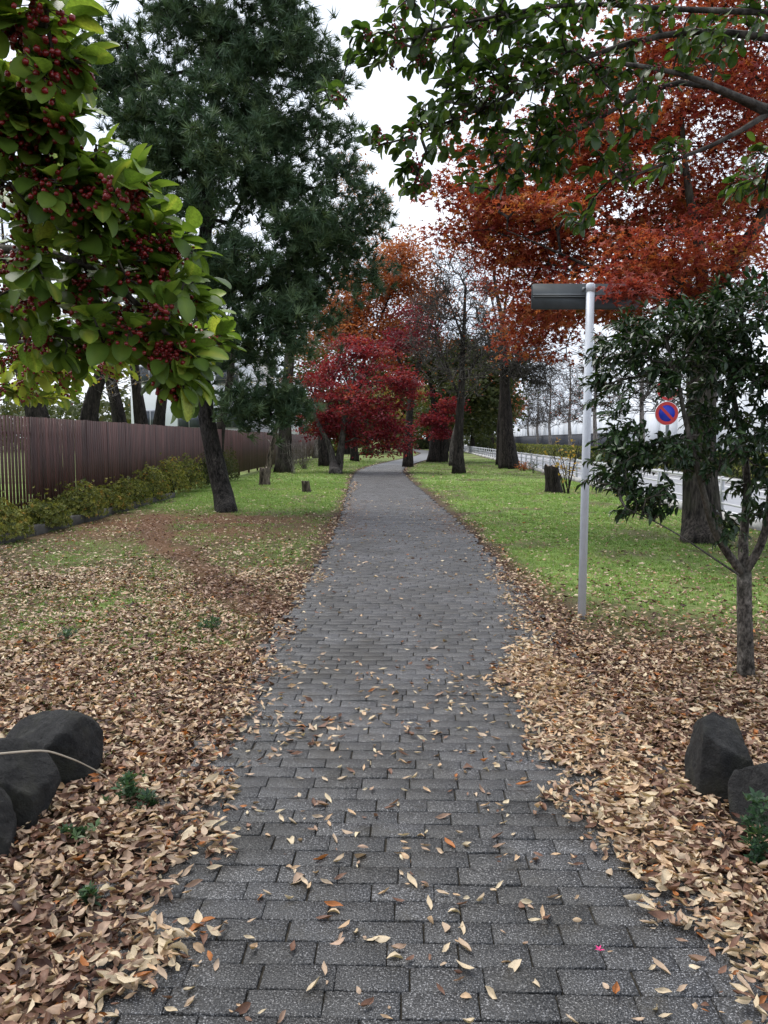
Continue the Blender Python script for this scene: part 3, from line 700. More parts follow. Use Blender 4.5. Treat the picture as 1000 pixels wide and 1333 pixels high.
quick('red_maple', 'scarlet maple with thin crown rising behind the stout roadside tree', 46, [([(652, 606), (651, 560), (655, 500), (652, 440), (660, 380), (668, 320)], .24, .03), ([(652, 440), (640, 390), (630, 350)], .08, .02), ([(656, 410), (680, 370), (700, 340)], .08, .02)],
      [(640, 335, 0, 36, 22, 1.6, 40), (680, 320, 0, 40, 30, 1.6, 46), (630, 370, 0, 30, 14, 1.2, 20), (690, 370, 0, 30, 22, 1.4, 30), (660, 290, 0, 36, 24, 1.5, 34), (640, 300, 0, 30, 14, 1.2, 18)], B_DARK, L_RED, 18, .34, .13, seed=46, tint=(0, .75), clump=.4)
quick('rusty_tree', 'tall rust orange tree with leaning pointed crown behind the crimson maple', 56, [([(462, 603), (460, 570), (462, 530), (470, 480), (485, 440), (505, 390), (525, 345)], .26, .03), ([(462, 530), (450, 490), (440, 460)], .12, .05), ([(465, 510), (480, 480), (500, 450), (520, 420)], .12, .05)],
      [(535, 330, 0, 20, 18, 1.6, 40), (515, 355, 0, 34, 22, 1.8, 56), (485, 385, 0, 40, 22, 2, 56), (450, 420, 0, 42, 22, 2, 46), (500, 415, 0, 45, 22, 2, 46), (535, 390, 0, 18, 25, 1.4, 20), (430, 455, 0, 34, 22, 1.8, 30), (540, 440, 0, 22, 22, 1.5, 18), (550, 400, -1, 20, 25, 1.4, 16), (480, 440, -1, 46, 18, 1.8, 46), (520, 455, -1, 34, 16, 1.6, 34), (420, 420, -1, 26, 30, 1.6, 26)], B_DARK, L_ORNG, 26, .5, .17, seed=47, tint=(0, .85), up=.45, fine=(3, .9, .012, .5, .5), clump=.8)
quick('sparse_tree', 'tall nearly bare tree with a few pale pink orange leaves behind the pine', 66, [([(412, 597), (415, 540), (425, 460), (440, 380), (455, 310), (462, 250)], .26, .03)],
      [(470, 265, 0, 30, 45, 2.2, 110), (440, 320, 0, 36, 55, 2.2, 110), (490, 330, 0, 24, 40, 2, 70), (450, 225, 0, 26, 26, 1.6, 50), (495, 290, 0, 16, 36, 1.5, 34)], B_TWIG, L_ORNG, 5, .4, .17, .014, seed=48, tint=(.55, 1), up=.6, wob=.2, fine=(4, 1.1, .010, .6, .5))
quick('old_tree', 'thick brown trunk with clinging bare vines in front of the fence end', 36, [([(369, 618), (369, 600), (370, 570), (372, 530), (376, 480), (380, 430)], .34, .2)],
      [(390, 420, 0, 40, 40, 1.5, 60), (370, 470, 0, 30, 30, 1.2, 30)], B_MAPLE, L_DGRN, 5, .3, .14, seed=49)
quick('leaning_tree', 'pale weathered tree leaning right out of a broken stump', 31, [([(347, 626), (348, 606), (353, 585), (359, 565), (364, 545), (366, 525)], .13, .05)],
      [(368, 515, 0, 14, 14, .5, 10), (350, 560, 0, 12, 20, .5, 8)], B_DEAD, None, seed=50, flare=0)
quick('dark_tree', 'dark upright trunk just behind the crimson maple', 45, [([(424, 607), (422, 590), (420, 570), (418, 545), (412, 515)], .32, .16)], [(410, 490, 0, 30, 25, 1.5, 30), (430, 470, 1, 30, 25, 1.5, 20)], B_DARK, L_DGRN, 12, .4, .17, seed=51)
quick('thin_tree', 'thin trunk of a tree leaning away from the road near the bare tree', 46, [([(590, 607), (589, 590), (592, 565), (597, 545), (604, 520)], .22, .1)], [(608, 500, 0, 20, 16, 1, 16)], B_GREY, L_DGRN, 14, .35, .17, seed=52)
far = [(452, 540, 85, .30, L_DGRN, 'olive green'), (478, 545, 95, .25, L_OLIV, 'olive yellow'), (505, 530, 120, .30, L_DGRN, 'dark green'), (556, 535, 130, .35, L_OLIV, 'golden brown'), (585, 530, 105, .3, L_DGRN, 'dull green'),
       (615, 535, 92, .3, L_DGRN, 'dusky green'), (640, 520, 125, .35, L_ORNG, 'rust brown'), (530, 500, 150, .4, L_ORNG, 'brown orange'), (600, 470, 140, .4, L_DGRN, 'deep green'), (478, 500, 150, .4, L_DGRN, 'grey green')]
WHERE = ['near the long low bench', 'beside the far end of the brown fence', 'closing the view at the end of the path', 'over the far path branch', 'behind the twin trunks', 'at the roadside far along', 'beyond the roadside trees', 'rising above the far trees', 'towering behind the bare tree', 'standing behind the rust orange tree']
for i, (u, v, Yf, r0, lm, cn) in enumerate(far):
    gv_ = 573 + 1545 / Yf
    quick('distant_tree', f'distant {cn} tree {WHERE[i]}', Yf, [([(u, gv_), (u + 1, (gv_ + v) / 2), (u + 2, v)], r0, r0 * .5)],
          [(u, v + 4, 0, 34, 22, 3.5, 34), (u - 16, v + 12, 0, 20, 14, 2.5, 16), (u + 18, v + 10, 0, 20, 14, 2.5, 16), (u + 4, v - 18, 0, 24, 14, 2.5, 18)], B_DARK, lm, 30, .85, .42, .02, seed=60 + i, minz=1.0)

r = np.random.default_rng(77)
def wood_mass(label, xa, xb, ya, yb, h, n, mat, size, seed):
    r = np.random.default_rng(seed); xx = r.uniform(xa, xb, n); yy = r.uniform(ya, yb, n)
    top = h * (.45 + .75 * fnoise(xx * .16 + seed, yy * .02, 1.0)); zz = top * r.random(n) ** .8
    k = fnoise(xx * .35, zz * .45 + seed, 1.0) > .36; P = np.stack([xx, yy, zz], 1)[k]; m_ = len(P)
    M = frames(rand_dirs(m_, r), norm(np.array([0, -.6, 1.]) + rand_dirs(m_, r))) * (size * (.6 + .8 * r.random(m_)))[:, None, None]
    b = MB(); b.scatter(DIAMOND, M, P, np.clip(.5 * fnoise(P[:, 0] * .3, P[:, 2] * .4) * 1.3 + .4 * r.random(m_), 0, 1))
    for q in range(26):
        x0, y0 = r.uniform(xa, xb), r.uniform(ya, yb); b.tube(np.array([[x0, y0, 0], [x0 + r.normal(0, .3), y0, h * .3], [x0 + r.normal(0, .6), y0, h * .6]]), [.25, .18, .1], 6, tint=0)
    tag(obj('far_wood', b.mesh('far_wood', mat)), label, 'wood', kind='stuff')
wood_mass('far off dark green wood closing the end of the path', -34, 22, 150, 185, 9.5, 26000, L_DGRN, .75, 5)
wood_mass('far off brownish wood behind the white buildings', -95, -12, 90, 120, 9, 22000, L_DGRN, .75, 9)

# ------------------------------------------------------------------ trees behind the fence
bf_ = [(62, 638, [(57, 590), (52, 545), (38, 500), (20, 460)], .42, 22, 'thick dark trunk bending left behind the brown fence'),
       (128, 636, [(122, 590), (112, 550), (122, 510), (140, 470)], .36, 23.5, 'dark forked trunk close behind the brown fence'),
       (168, 634, [(164, 590), (156, 545), (146, 505), (135, 460)], .30, 25, 'grey trunk leaning left in front of the white building'),
       (188, 632, [(187, 590), (184, 545), (178, 505), (172, 450)], .28, 26, 'narrow rough trunk in front of the white building'),
       (200, 630, [(203, 590), (208, 545), (213, 505), (222, 450)], .26, 27, 'black trunk leaning right in front of the white building'),
       (285, 628, [(284, 590), (287, 555), (294, 525), (300, 490)], .24, 30, 'leaning trunk behind the fence beside the pine')]
for i, (u0, v0, pts, r0, Yf, lab) in enumerate(bf_):
    u1, v1 = pts[-1]
    du = u1 - pts[-2][0]
    quick('fence_tree', lab, Yf, [([(u0, v0)] + pts + [(u1 + du * .6, v1 - 45), (u1 + du * .7, v1 - 110), (u1 + du, v1 - 180)], r0, .02), ([(u1, v1), (u1 - du, v1 - 35), (u1 - du * 1.6, v1 - 80)], r0 * .5, .02)], [(u1, v1 - 60, 0, 70, 60, 1.8, 60), (u1 + 15, v1 + 10, .4, 60, 40, 1.6, 40), (u1 + du, v1 - 150, 0, 55, 50, 1.6, 50)], B_DARK, L_YEL, 1, .25, .08, .010, seed=80 + i, up=.2, wob=.2, minz=2.0, fine=(3, .6, .006, .3, .7))

# ------------------------------------------------------------------ evergreen with red berries, left
def leaf_things(root, mat, tpls, M, T, tint, nmax=300, name='leaf'):
    """the nmax leaves that show largest become parts of their own, the others one part"""
    u, v, dep = proj(T); size = np.linalg.norm(M[:, :, 0], axis=1)
    inn = (u > -25) & (u < 1025) & (v > -25) & (v < 1350) & (dep > .1)
    facing = np.abs(np.einsum('ni,ni->n', norm(M[:, :, 2]), norm(T - np.array([0, 0, CAMH]))))
    score = np.where(inn, size / np.maximum(dep, .1) * (.3 + facing), 0)
    idx = np.argsort(-score)[:nmax]; big = np.zeros(len(T), bool); big[idx] = score[idx] > 0
    w = rng.integers(0, len(tpls), len(T)); org = np.array(root.location)
    mesh = {}
    for i in np.where(big)[0]:
        key = (int(w[i]), int(min(5, tint[i] * 6)))
        if key not in mesh:
            b = MB(); b.add(tpls[key[0]][0], tpls[key[0]][1], (key[1] + .5) / 6 + tpls[key[0]][2]); mesh[key] = b.mesh(name, mat, True)
        o = obj(name, mesh[key]); o.parent = root
        mm = Matrix.Identity(4)
        for a in range(3):
            for c_ in range(3): mm[a][c_] = float(M[i, a, c_])
            mm[a][3] = float(T[i, a] - org[a])
        o.matrix_basis = mm
    b = MB(); r_ = ~big
    for k, tp in enumerate(tpls): s = r_ & (w == k); b.scatter(tp, M[s], T[s], tint[s])
    if b.n: part('further_leaves', b, mat, root, True, kind='stuff')
def whorls(T, per, L, size, r, droop=.25, spread=1.0, updir=(0, 0, 1)):
    tips, td = T.tips, T.tipdir; n = len(tips)
    Ms, Ts, tt = [], [], []
    for k in range(per):
        f = k / per
        side_ = norm(np.cross(td, rand_dirs(n, r)))
        ang = .35 + .75 * f + r.normal(0, .18, n)
        d = norm(td * np.cos(ang)[:, None] + side_ * (np.sin(ang) * spread)[:, None] + np.array([0, 0, -droop * .5]) + np.array([0, 0, .12]))
        Ts.append(tips - td * (L * f) + r.normal(0, .004, (n, 3)))
        up = norm(np.array(updir) * 1.0 + side_ * -.3 + r.normal(0, .32, (n, 3)))
        Ms.append(frames(d, up) * (size * (.72 + .5 * r.random(n)))[:, None, None])
        tt.append(np.clip(r.normal(.5, .22, n), 0, 1))
    return np.concatenate(Ms), np.concatenate(Ts), np.concatenate(tt)
def ico():
    p = (1 + 5 ** .5) / 2
    V = norm(np.array([(-1,p,0),(1,p,0),(-1,-p,0),(1,-p,0),(0,-1,p),(0,1,p),(0,-1,-p),(0,1,-p),(p,0,-1),(p,0,1),(-p,0,-1),(-p,0,1)], float))
    Fi = [(0,11,5),(0,5,1),(0,1,7),(0,7,10),(0,10,11),(1,5,9),(5,11,4),(11,10,2),(10,7,6),(7,1,8),(3,9,4),(3,4,2),(3,2,6),(3,6,8),(3,8,9),(4,9,5),(2,4,11),(6,2,10),(8,6,7),(9,8,1)]
    return V, Fi
def ico_sub(n):
    V, Fi = ico(); V = [tuple(v) for v in V]
    for _ in range(n):
        cache, out_ = {}, []
        def mid(a, b):
            k = (min(a, b), max(a, b))
            if k not in cache: cache[k] = len(V); V.append(tuple(norm(np.array(V[a]) + np.array(V[b]))))
            return cache[k]
        for a, b, c_ in Fi:
            x, y, z = mid(a, b), mid(b, c_), mid(c_, a); out_ += [(a, x, z), (b, y, x), (c_, z, y), (x, y, z)]
        Fi = out_
    return np.array(V), [np.array(Fi)]
BERRY = ico_sub(0)
def berries(T, sel, r, per=16, R=.0045, spread=.016, back=.07, toward=.02):
    b = MB(); st = MB(); n = len(sel)
    for i in sel:
        k = int(per * (.6 + .8 * r.random())); c0 = T.tips[i] - T.tipdir[i] * back * (.5 + r.random())
        c0 = c0 - norm(c0 - np.array([0, 0, CAMH])) * toward; P = c0 + r.normal(0, spread, (k, 3)) + np.array([0, 0, -.006])
        b.scatter(BERRY, np.eye(3)[None] * (R * (.8 + .4 * r.random(k)))[:, None, None], P, r.random(k))
        for q in P[:8]: st.tube(np.array([c0, (c0 + q) / 2 + [0, 0, .003], q]), [.0012, .0009, .0008], 3, cap=False)
    return b, st

T = Tree(101); r = T.r
base = np.array([-2.15, 2.75, -.05])
T.limb([base, base + [.03, 0, .6], base + [.1, -.05, 1.2], base + [.12, -.1, 1.9], base + [.05, -.1, 2.6], base + [.1, 0, 3.3]], .085, .04, .15, .4)
T.limb([base + [.1, -.05, 1.35], np.array([-1.6, 2.3, 1.75]), np.array([-1.15, 2.0, 1.98]), AT(110, 330, 1.75), AT(190, 400, 1.75), AT(240, 460, 1.75)], .032, .006, .1)
T.limb([base + [.12, -.1, 1.8], np.array([-1.5, 2.2, 2.25]), np.array([-1.1, 1.75, 2.3]), AT(90, 190, 1.6), AT(170, 250, 1.6)], .028, .005, .1)
T.limb([base + [.12, -.1, 1.2], AT(-160, 442, 3.0), AT(-30, 441, 3.0), AT(60, 447, 3.0), AT(130, 455, 3.0)], .022, .006, .1)
T.limb([base + [.05, -.1, 2.5], np.array([-1.4, 1.9, 2.6]), AT(0, 60, 1.25), AT(60, 30, 1.2)], .025, .005, .1)
LB = [(35, 30, 0, 50, 60, .12, 9), ]
A = np.concatenate([
    blobs(r, 1.2, [(20, 20, 0, 65, 45, .10, 12), (75, 80, 0, 30, 28, .08, 5)]),
    blobs(r, 1.5, [(15, 110, 0, 60, 36, .12, 16), (80, 130, 0, 30, 30, .1, 7), (0, 190, .1, 50, 50, .15, 10)]),
    blobs(r, 1.6, [(40, 170, 0, 70, 50, .16, 16), (120, 225, 0, 55, 40, .15, 14), (60, 270, 0, 80, 55, .2, 20), (165, 265, 0, 45, 40, .14, 11)]),
    blobs(r, 1.75, [(200, 330, 0, 55, 45, .16, 18), (110, 350, 0, 70, 60, .2, 20), (245, 400, 0, 35, 60, .15, 15), (180, 420, 0, 60, 50, .18, 18), (245, 475, 0, 32, 40, .12, 11), (90, 420, .2, 70, 50, .18, 18), (20, 360, .2, 50, 70, .2, 14), (285, 445, .35, 22, 12, .1, 5), (235, 505, 0, 22, 16, .08, 4)]),
    blobs(r, 3.2, [(30, 470, 0, 60, 22, .25, 22), (95, 480, 0, 50, 25, .25, 20), (50, 515, .2, 45, 12, .2, 14), (140, 470, .2, 40, 25, .2, 12)]),
    np.array([-2.0, 2.5, 2.7]) + rand_dirs(46, r) * np.array([.7, .7, .8]) * r.random((46, 1)) ** .33])
T.reach(A, .3, .09, .1, .1, minz=1.0)
outw = norm(T.tips - np.array([-1.75, 2.4, 1.75])); T.tipdir = norm(T.tipdir * .6 + outw * .75 + np.array([0, 0, -.05]))
root = thing('berry_tree', 'evergreen with glossy bright green leaves and red berry clusters reaching over dark boulders', 'tree', tuple(base))
a_, b_ = T.wood(.0022, 2.3, 8, 4); part('trunk', a_, B_CAM, root, True); part('branches', b_, B_CAM, root, True, kind='stuff')
M_, T_, t_ = whorls(T, 8, .085, .060, r, .15)
t_ = np.clip(t_ + .4 * (T_[:, 1] > 2.75) * (T_[:, 2] < 2.0), 0, 1)  # lighter tint paints the light on the far low leaves
leaf_things(root, L_HOLLY, HOLLY, M_, T_, t_)
sel = np.where(r.random(len(T.tips)) < .66)[0]
b, st = berries(T, sel, r, 30, .0050, .015, .05)
part('berries', b, M_BERRY, root, True, kind='stuff'); part('berry_stalks', st, B_CAM, root, kind='stuff')

# ------------------------------------------------------------------ evergreen with red berries, right
T = Tree(111); r = T.r
base = np.array([2.75, 3.3, -.05])
T.limb([base, base + [-.02, .05, .8], base + [-.08, .05, 1.6], base + [-.15, 0, 2.3], base + [-.1, 0, 3.1], base + [0, 0, 3.8]], .10, .04, .15, .4)
T.limb([base + [-.13, 0, 2.1], AT(1060, 150, 3.2), AT(1000, 148, 3.1), AT(940, 115, 3.05), AT(880, 90, 3.0), AT(800, 82, 3.0)], .038, .008, .12)
T.limb([base + [-.15, 0, 2.4], AT(1080, 60, 3.2), AT(1000, 50, 3.1), AT(920, 35, 3.1), AT(830, 50, 3.1), AT(760, 75, 3.1), AT(690, 105, 3.1), AT(620, 150, 3.1), AT(550, 170, 3.1)], .03, .005, .12)
T.limb([base + [-.13, 0, 2.3], AT(1080, 20, 3.0), AT(960, 15, 3.0), AT(850, 12, 3.0), AT(750, 0, 3.0), AT(650, 20, 3.0), AT(560, 40, 3.0)], .026, .005, .12)
T.limb([AT(1000, 148, 3.1), AT(960, 130, 3.1), AT(900, 90, 3.1), AT(850, 110, 3.1), AT(790, 150, 3.15), AT(720, 190, 3.15), AT(650, 215, 3.15)], .016, .004, .12)
T.limb([AT(1000, 148, 3.1), AT(985, 152, 3.1), AT(950, 185, 3.1), AT(910, 200, 3.1), AT(850, 215, 3.1), AT(810, 235, 3.1)], .012, .004, .12)
A = np.concatenate([
    blobs(r, 3.1, [(520, 40, 0, 60, 45, .25, 16), (600, 55, 0, 60, 50, .3, 22), (690, 60, 0, 70, 60, .3, 28), (780, 60, 0, 70, 55, .3, 24), (600, 130, 0, 60, 40, .25, 20), (690, 150, 0, 65, 45, .3, 26),
                   (560, 180, 0, 50, 30, .2, 12), (530, 235, 0, 22, 18, .12, 5), (650, 215, 0, 55, 28, .25, 13), (740, 200, 0, 55, 32, .25, 14), (800, 140, 0, 60, 40, .25, 14), (840, 215, .1, 45, 28, .2, 9), (880, 60, 0, 60, 45, .3, 12),
                   (480, 185, 0, 18, 10, .1, 3), (425, 130, 0, 12, 10, .08, 2), (470, 55, 0, 22, 25, .15, 5), (760, 270, .1, 30, 22, .15, 4), (965, 250, .4, 30, 30, .15, 5), (950, 30, 0, 50, 40, .25, 8), (700, -20, 0, 200, 40, .3, 26), (980, 200, .3, 30, 22, .15, 3)], 1.6),
    np.array([2.5, 3.2, 3.1]) + rand_dirs(50, r) * np.array([.9, .9, .7]) * r.random((50, 1)) ** .33])
T.reach(A, .22, .1, .06, .1, minz=1.9)
outw = norm(T.tips - np.array([2.2, 3.2, 2.7])); T.tipdir = norm(T.tipdir * .6 + outw * .6 + np.array([0, 0, -.18]))
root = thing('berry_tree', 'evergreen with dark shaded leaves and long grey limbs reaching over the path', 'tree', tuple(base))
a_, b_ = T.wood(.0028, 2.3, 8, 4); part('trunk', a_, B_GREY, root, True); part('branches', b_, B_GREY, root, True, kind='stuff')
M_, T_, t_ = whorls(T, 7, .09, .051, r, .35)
leaf_things(root, L_HOLLY_SHADE, HOLLY, M_, T_, t_)
sel = np.where(r.random(len(T.tips)) < .22)[0]
b, st = berries(T, sel, r, 14, .0045, .015, .075)
part('berries', b, M_BERRY, root, True, kind='stuff'); part('berry_stalks', st, B_CAM, root, kind='stuff')

# ------------------------------------------------------------------ camellia on the right
T = Tree(121); r = T.r
Yc = float(G(972, 884)[1]); base = G(972, 884) - [0, 0, .06]
pl = lambda pts: pxline(Yc, pts)
T.limb([base] + pl([(971, 860), (970, 820), (969, 780), (969, 745)]), .052, .044, .08, .22)
T.limb(pl([(969, 750), (950, 725, -.05), (928, 695, -.1), (918, 650, -.15), (905, 600, -.2), (890, 540, -.2), (880, 480, -.2)]), .03, .012, .1)
T.limb(pl([(969, 745), (966, 700, .1), (975, 650, .15), (970, 590, .2), (955, 520, .2), (945, 450, .2)]), .035, .014, .1)
T.limb(pl([(970, 745), (988, 720), (1000, 690, -.1), (1003, 640, -.1), (1010, 570, -.1), (1015, 480, -.1)]), .03, .012, .1)
T.limb(pl([(967, 752), (930, 728, -.2), (890, 700, -.35), (850, 677, -.45), (815, 662, -.5)]), .010, .004, .1)
KB = [(866, 503, -.3, 18, 13, .15, 5), (870, 425, 0, 85, 32, .45, 44), (800, 455, 0, 45, 24, .35, 16), (940, 410, 0, 70, 40, .5, 40), (930, 480, .1, 75, 45, .5, 46), (840, 480, -.1, 50, 18, .3, 12), (985, 470, 0, 40, 60, .5, 26), (800, 590, -.2, 42, 22, .3, 20),
      (855, 590, -.2, 45, 24, .35, 18), (790, 625, -.3, 30, 16, .25, 10), (840, 640, -.3, 40, 16, .3, 10), (930, 590, -.1, 50, 40, .4, 22), (975, 570, .1, 45, 45, .4, 18), (985, 640, 0, 30, 40, .3, 10), (910, 540, .2, 35, 22, .3, 9), (790, 520, -.1, 22, 28, .25, 6),
      (835, 665, -.4, 40, 12, .2, 6), (945, 690, -.1, 22, 26, .2, 5), (1070, 480, 0, 60, 80, .5, 40), (1050, 620, 0, 40, 50, .4, 14), (770, 490, 0, 18, 14, .2, 4), (800, 560, -.2, 30, 12, .2, 6), (960, 380, 0, 50, 18, .4, 12)]
A = blobs(r, Yc, KB, 2.8); T.reach(A, .3, .14, .15, .15, minz=.72)
outw = norm(T.tips - np.array([2.35, Yc, 2.0])); T.tipdir = norm(T.tipdir * .6 + outw * .5)
root = thing('camellia_tree', 'small dark glossy camellia with smooth grey trunk forking low near the sign post', 'tree', tuple(base))
a_, b_ = T.wood(.003, 2.4, 9, 3); part('trunk', a_, B_CAM, root, True); part('branches', b_, B_CAM, root, True, kind='stuff')
M_, T_, t_ = whorls(T, 9, .13, .056, r, .5)
leaf_things(root, L_CAM, CAMEL, M_, T_, t_)

# ------------------------------------------------------------------ brown slatted fence and planter edge
FX = -6.1
m, nt, bs, out = new_mat('brown painted slat')
geo = nt.nodes.new('ShaderNodeNewGeometry')
n1 = noise(nt, 5, 5, .6, vec=geo.outputs['Position'], stretch=(1, 1, .25))
c = ramp(nt, [(.3, (.040, .015, .013)), (.6, (.080, .033, .028)), (.85, (.115, .062, .055))], n1)
c = mix(nt, c, ramp(nt, [(0, (.75, .75, .75)), (1, (1.3, 1.25, 1.25))], attr(nt, 'tint')), 1.0, 'MULTIPLY')
nt.links.new(c, bs.inputs['Base Color']); bs.inputs['Roughness'].default_value = .55; m_slat = m
fence = thing('slatted_fence', 'long brown vertical slatted fence behind the azalea bushes', 'fence', (FX, 9.0, 0))
FTOP = 1.9
slat_v = []
for t in range(15):
    b = MB(); b.box((0, 0, 0), (.018, (.062, .082, .116)[t // 5], FTOP - .16), tint=(t % 5) / 4); slat_v.append(b.mesh('slat', m_slat))
ys = np.arange(9.0, 76, .122)
joined = MB()
for i, yy in enumerate(ys):
    if abs(((yy - 9.0) % 2.44) - 0) < .06: continue
    dx, dz, tilt = rng.normal(0, .002), rng.normal(0, .004), rng.normal(0, .002)
    kind_ = 0 if yy < 13.9 else 1 if yy < 16.3 else 2
    if i < 306:
        o = obj('slat', slat_v[kind_ * 5 + int(rng.integers(0, 5))], (dx, yy - 9.0, .16 + (FTOP - .16) / 2 + dz)); o.rotation_euler = (tilt, 0, rng.normal(0, .012)); o.parent = fence
    else: joined.box((FX + dx, yy, .16 + (FTOP - .16) / 2 + dz), (.018, .116, FTOP - .16), tint=rng.random())
part('further_slats', joined, m_slat, fence, kind='stuff')
for zz in (.42, 1.62):
    b = MB(); b.box((FX - .032, 42.5, zz), (.03, 67, .05)); part('rail', b, m_slat, fence)
b = MB()
for k, yy in enumerate(np.arange(9.0, 76, 2.44)):
    b = MB(); b.box((FX - .02, yy, FTOP / 2), (.075, .09, FTOP + .02 + rng.normal(0, .01)), tint=.1); part('post', b, m_slat, fence)
m_oldc = plain('stained concrete', (.065, .062, .055), .9, var=.45, scale=4, bstr=.4)
edge = thing('planter_edge', 'low stained concrete edging along the foot of the azalea bushes', 'kerb', (-5.45, 9, 0))
for yy in np.arange(8.2, 19, 2.0):
    b = MB(); b.box((-5.50 + .010 * (yy - 8) + rng.normal(0, .008), yy + 1, .04), (.13, 1.985, .26 + rng.normal(0, .008))); part('edging_block', b, m_oldc, edge)

# ------------------------------------------------------------------ azalea bushes
AZ = [(11.4, .62, .50), (12.9, .50, .34), (14.5, .62, .52), (15.9, .50, .40), (17.3, .60, .52), (18.8, .74, .70), (20.6, .85, .92), (22.6, .9, .95), (25.2, .95, 1.0), (28.3, 1.0, 1.05)]
AZL = ['yellowish azalea bush at the near end of the planter edging', 'low dark olive azalea bush beside the near yellowish one', 'small thin azalea bush between two fuller bushes', 'spreading azalea bush with upright shoots against the fence', 'short azalea bush with gaps showing the slats', 'rounded olive azalea bush before the middle of the fence',
       'wide yellow green azalea bush behind the dirt trail', 'full azalea bush just before the pine trunk', 'leafy bush directly behind the pine trunk', 'tall bush at the end of the planter beyond the pine']
for i, (yy, rr_, hh) in enumerate(AZ):
    r = np.random.default_rng(200 + i); c0 = np.array([-5.64 + .08 * r.random(), yy, .12])
    root = thing('azalea_bush', AZL[i], 'bush', tuple(c0), 'azalea bushes along the fence')
    n = 1100
    d = rand_dirs(n, r); d[:, 2] = np.abs(d[:, 2])
    lump = .72 + .38 * vnoise(d[:, 0] * 2 + i * 5, d[:, 1] * 2 + d[:, 2] * 2, 1.3)
    P = c0 + d * (r.random((n, 1)) ** .25) * np.array([.5, rr_, hh + .08]) * lump[:, None]
    shoots = r.random(n) < .05; P[shoots, 2] += r.random(shoots.sum()) * .25
    M = frames(norm(d + rand_dirs(n, r) * .7), rand_dirs(n, r)); M = M[:, :, [1, 2, 0]] * (.05 * (.7 + .6 * r.random(n)))[:, None, None]
    st = MB()
    for k in range(26):
        e = P[r.integers(0, n)]; st.tube(np.array([c0 + r.normal(0, .06, 3) * [1, 1, 0], (c0 + e) / 2 + [0, 0, .06], e]), [.010, .006, .003], 4)
    part('stems', st, B_DARK, root)
    cr = MB(); tt = np.clip(r.normal(.42 + .12 * (i % 3 == 0), .25, n), 0, 1); w = r.integers(0, 3, n)
    for k in range(3): s = w == k; cr.scatter(ROS[k], M[s], P[s], tt[s])
    part('foliage', cr, L_AZA if i < 8 else L_DGRN, root)

# ------------------------------------------------------------------ sign post seen from behind
m_pole = plain('grey painted steel', (.58, .61, .66), .4, var=.06, scale=14)
m_alu = plain('dull aluminium sheet', (.062, .07, .074), .5, var=.14, scale=10, metal=.25)
m_alud = plain('aluminium channel', (.16, .175, .185), .4, var=.1, scale=10, metal=.3)
b0 = G(757, 809); Yp = float(b0[1]); tp = AT(769, 371, Yp)
root = thing('sign_post', 'grey steel post carrying a blank backed sign board at the lawn edge', 'sign', tuple(b0))
b = MB(); b.tube(np.array([b0 - [0, 0, .15], (b0 + tp) / 2, tp]), .033, 20); part('pole', b, m_pole, root, True)
b = MB(); b.tube(np.array([tp - [0, 0, .055], tp + [0, 0, .002], tp + [0, 0, .012]]), [.0365, .0365, .028], 20); part('cap', b, m_pole, root, True)
pc = AT(766, 384, Yp - 0.0); pw, ph = 141 * Yp / F, 32.5 * Yp / F
def rrect(w, h, rad, th, c0, yoff):
    P = []
    for cx_, cz_, a0 in ((w/2 - rad, h/2 - rad, 0), (-w/2 + rad, h/2 - rad, 90), (-w/2 + rad, -h/2 + rad, 180), (w/2 - rad, -h/2 + rad, 270)):
        for k in range(6): a = math.radians(a0 + 18 * k); P.append((cx_ + rad * math.cos(a), cz_ + rad * math.sin(a)))
    P = np.array(P); n = len(P)
    A_ = np.stack([P[:, 0], np.full(n, yoff - th/2), P[:, 1]], 1) + c0; B_ = A_ + [0, th, 0]
    i = np.arange(n); mb = MB()
    mb.add(np.concatenate([A_, B_]), [np.stack([i, i + n, (i + 1) % n + n, (i + 1) % n], 1), [list(range(n))], [list(range(2 * n - 1, n - 1, -1))]])
    return mb
part('board', rrect(pw, ph, .022, .012, pc, .075), m_alu, root)
m_face = plain('plain sign face', (.6, .6, .58), .5)
part('board_face', rrect(pw - .01, ph - .01, .02, .004, pc, .084), m_face, root)
rail_c = pc + np.array([0, .056, .012])
b = MB(); b.box(rail_c, (pw - .02, .024, .008)); b.box(rail_c + [0, .002, -.014], (pw - .02, .02, .006)); part('channel', b, m_alud, root)
m_dk = plain('dark bolt', (.05, .05, .055), .5)
for s in (-1, 1):
    b = MB(); b.box(tp + [s * .047, .03, -.03], (.022, .045, .03)); part('clamp', b, m_alud, root)
    b = MB(); b.tube(np.array([tp + [s * .047, .0, -.03], tp + [s * .047, .012, -.03]]), .008, 8); part('bolt', b, m_dk, root)

# ------------------------------------------------------------------ guard rail
m_rail = plain('white painted pipe', (.48, .49, .52), .4, var=.12, scale=5)
root = thing('guard_rail', 'white pipe guard rail with three bars along the road kerb', 'guard rail', (float(kerb_x(7)), 7, 0))
gx_ = lambda y: float(kerb_x(y)) - .02
for yy in np.arange(7, 104, 2.0):
    b = MB(); b.tube(np.array([[gx_(yy), yy, .13], [gx_(yy), yy, .8], [gx_(yy), yy, .82]]), [.038, .038, .02], 10); part('post', b, m_rail, root, True)
for zz, rr_ in ((.76, .028), (.53, .022), (.31, .022)):
    b = MB(); b.tube(np.array([[gx_(y_), y_, zz] for y_ in np.arange(6.4, 104, 2.4)]), rr_, 8); part('bar', b, m_rail, root, True)

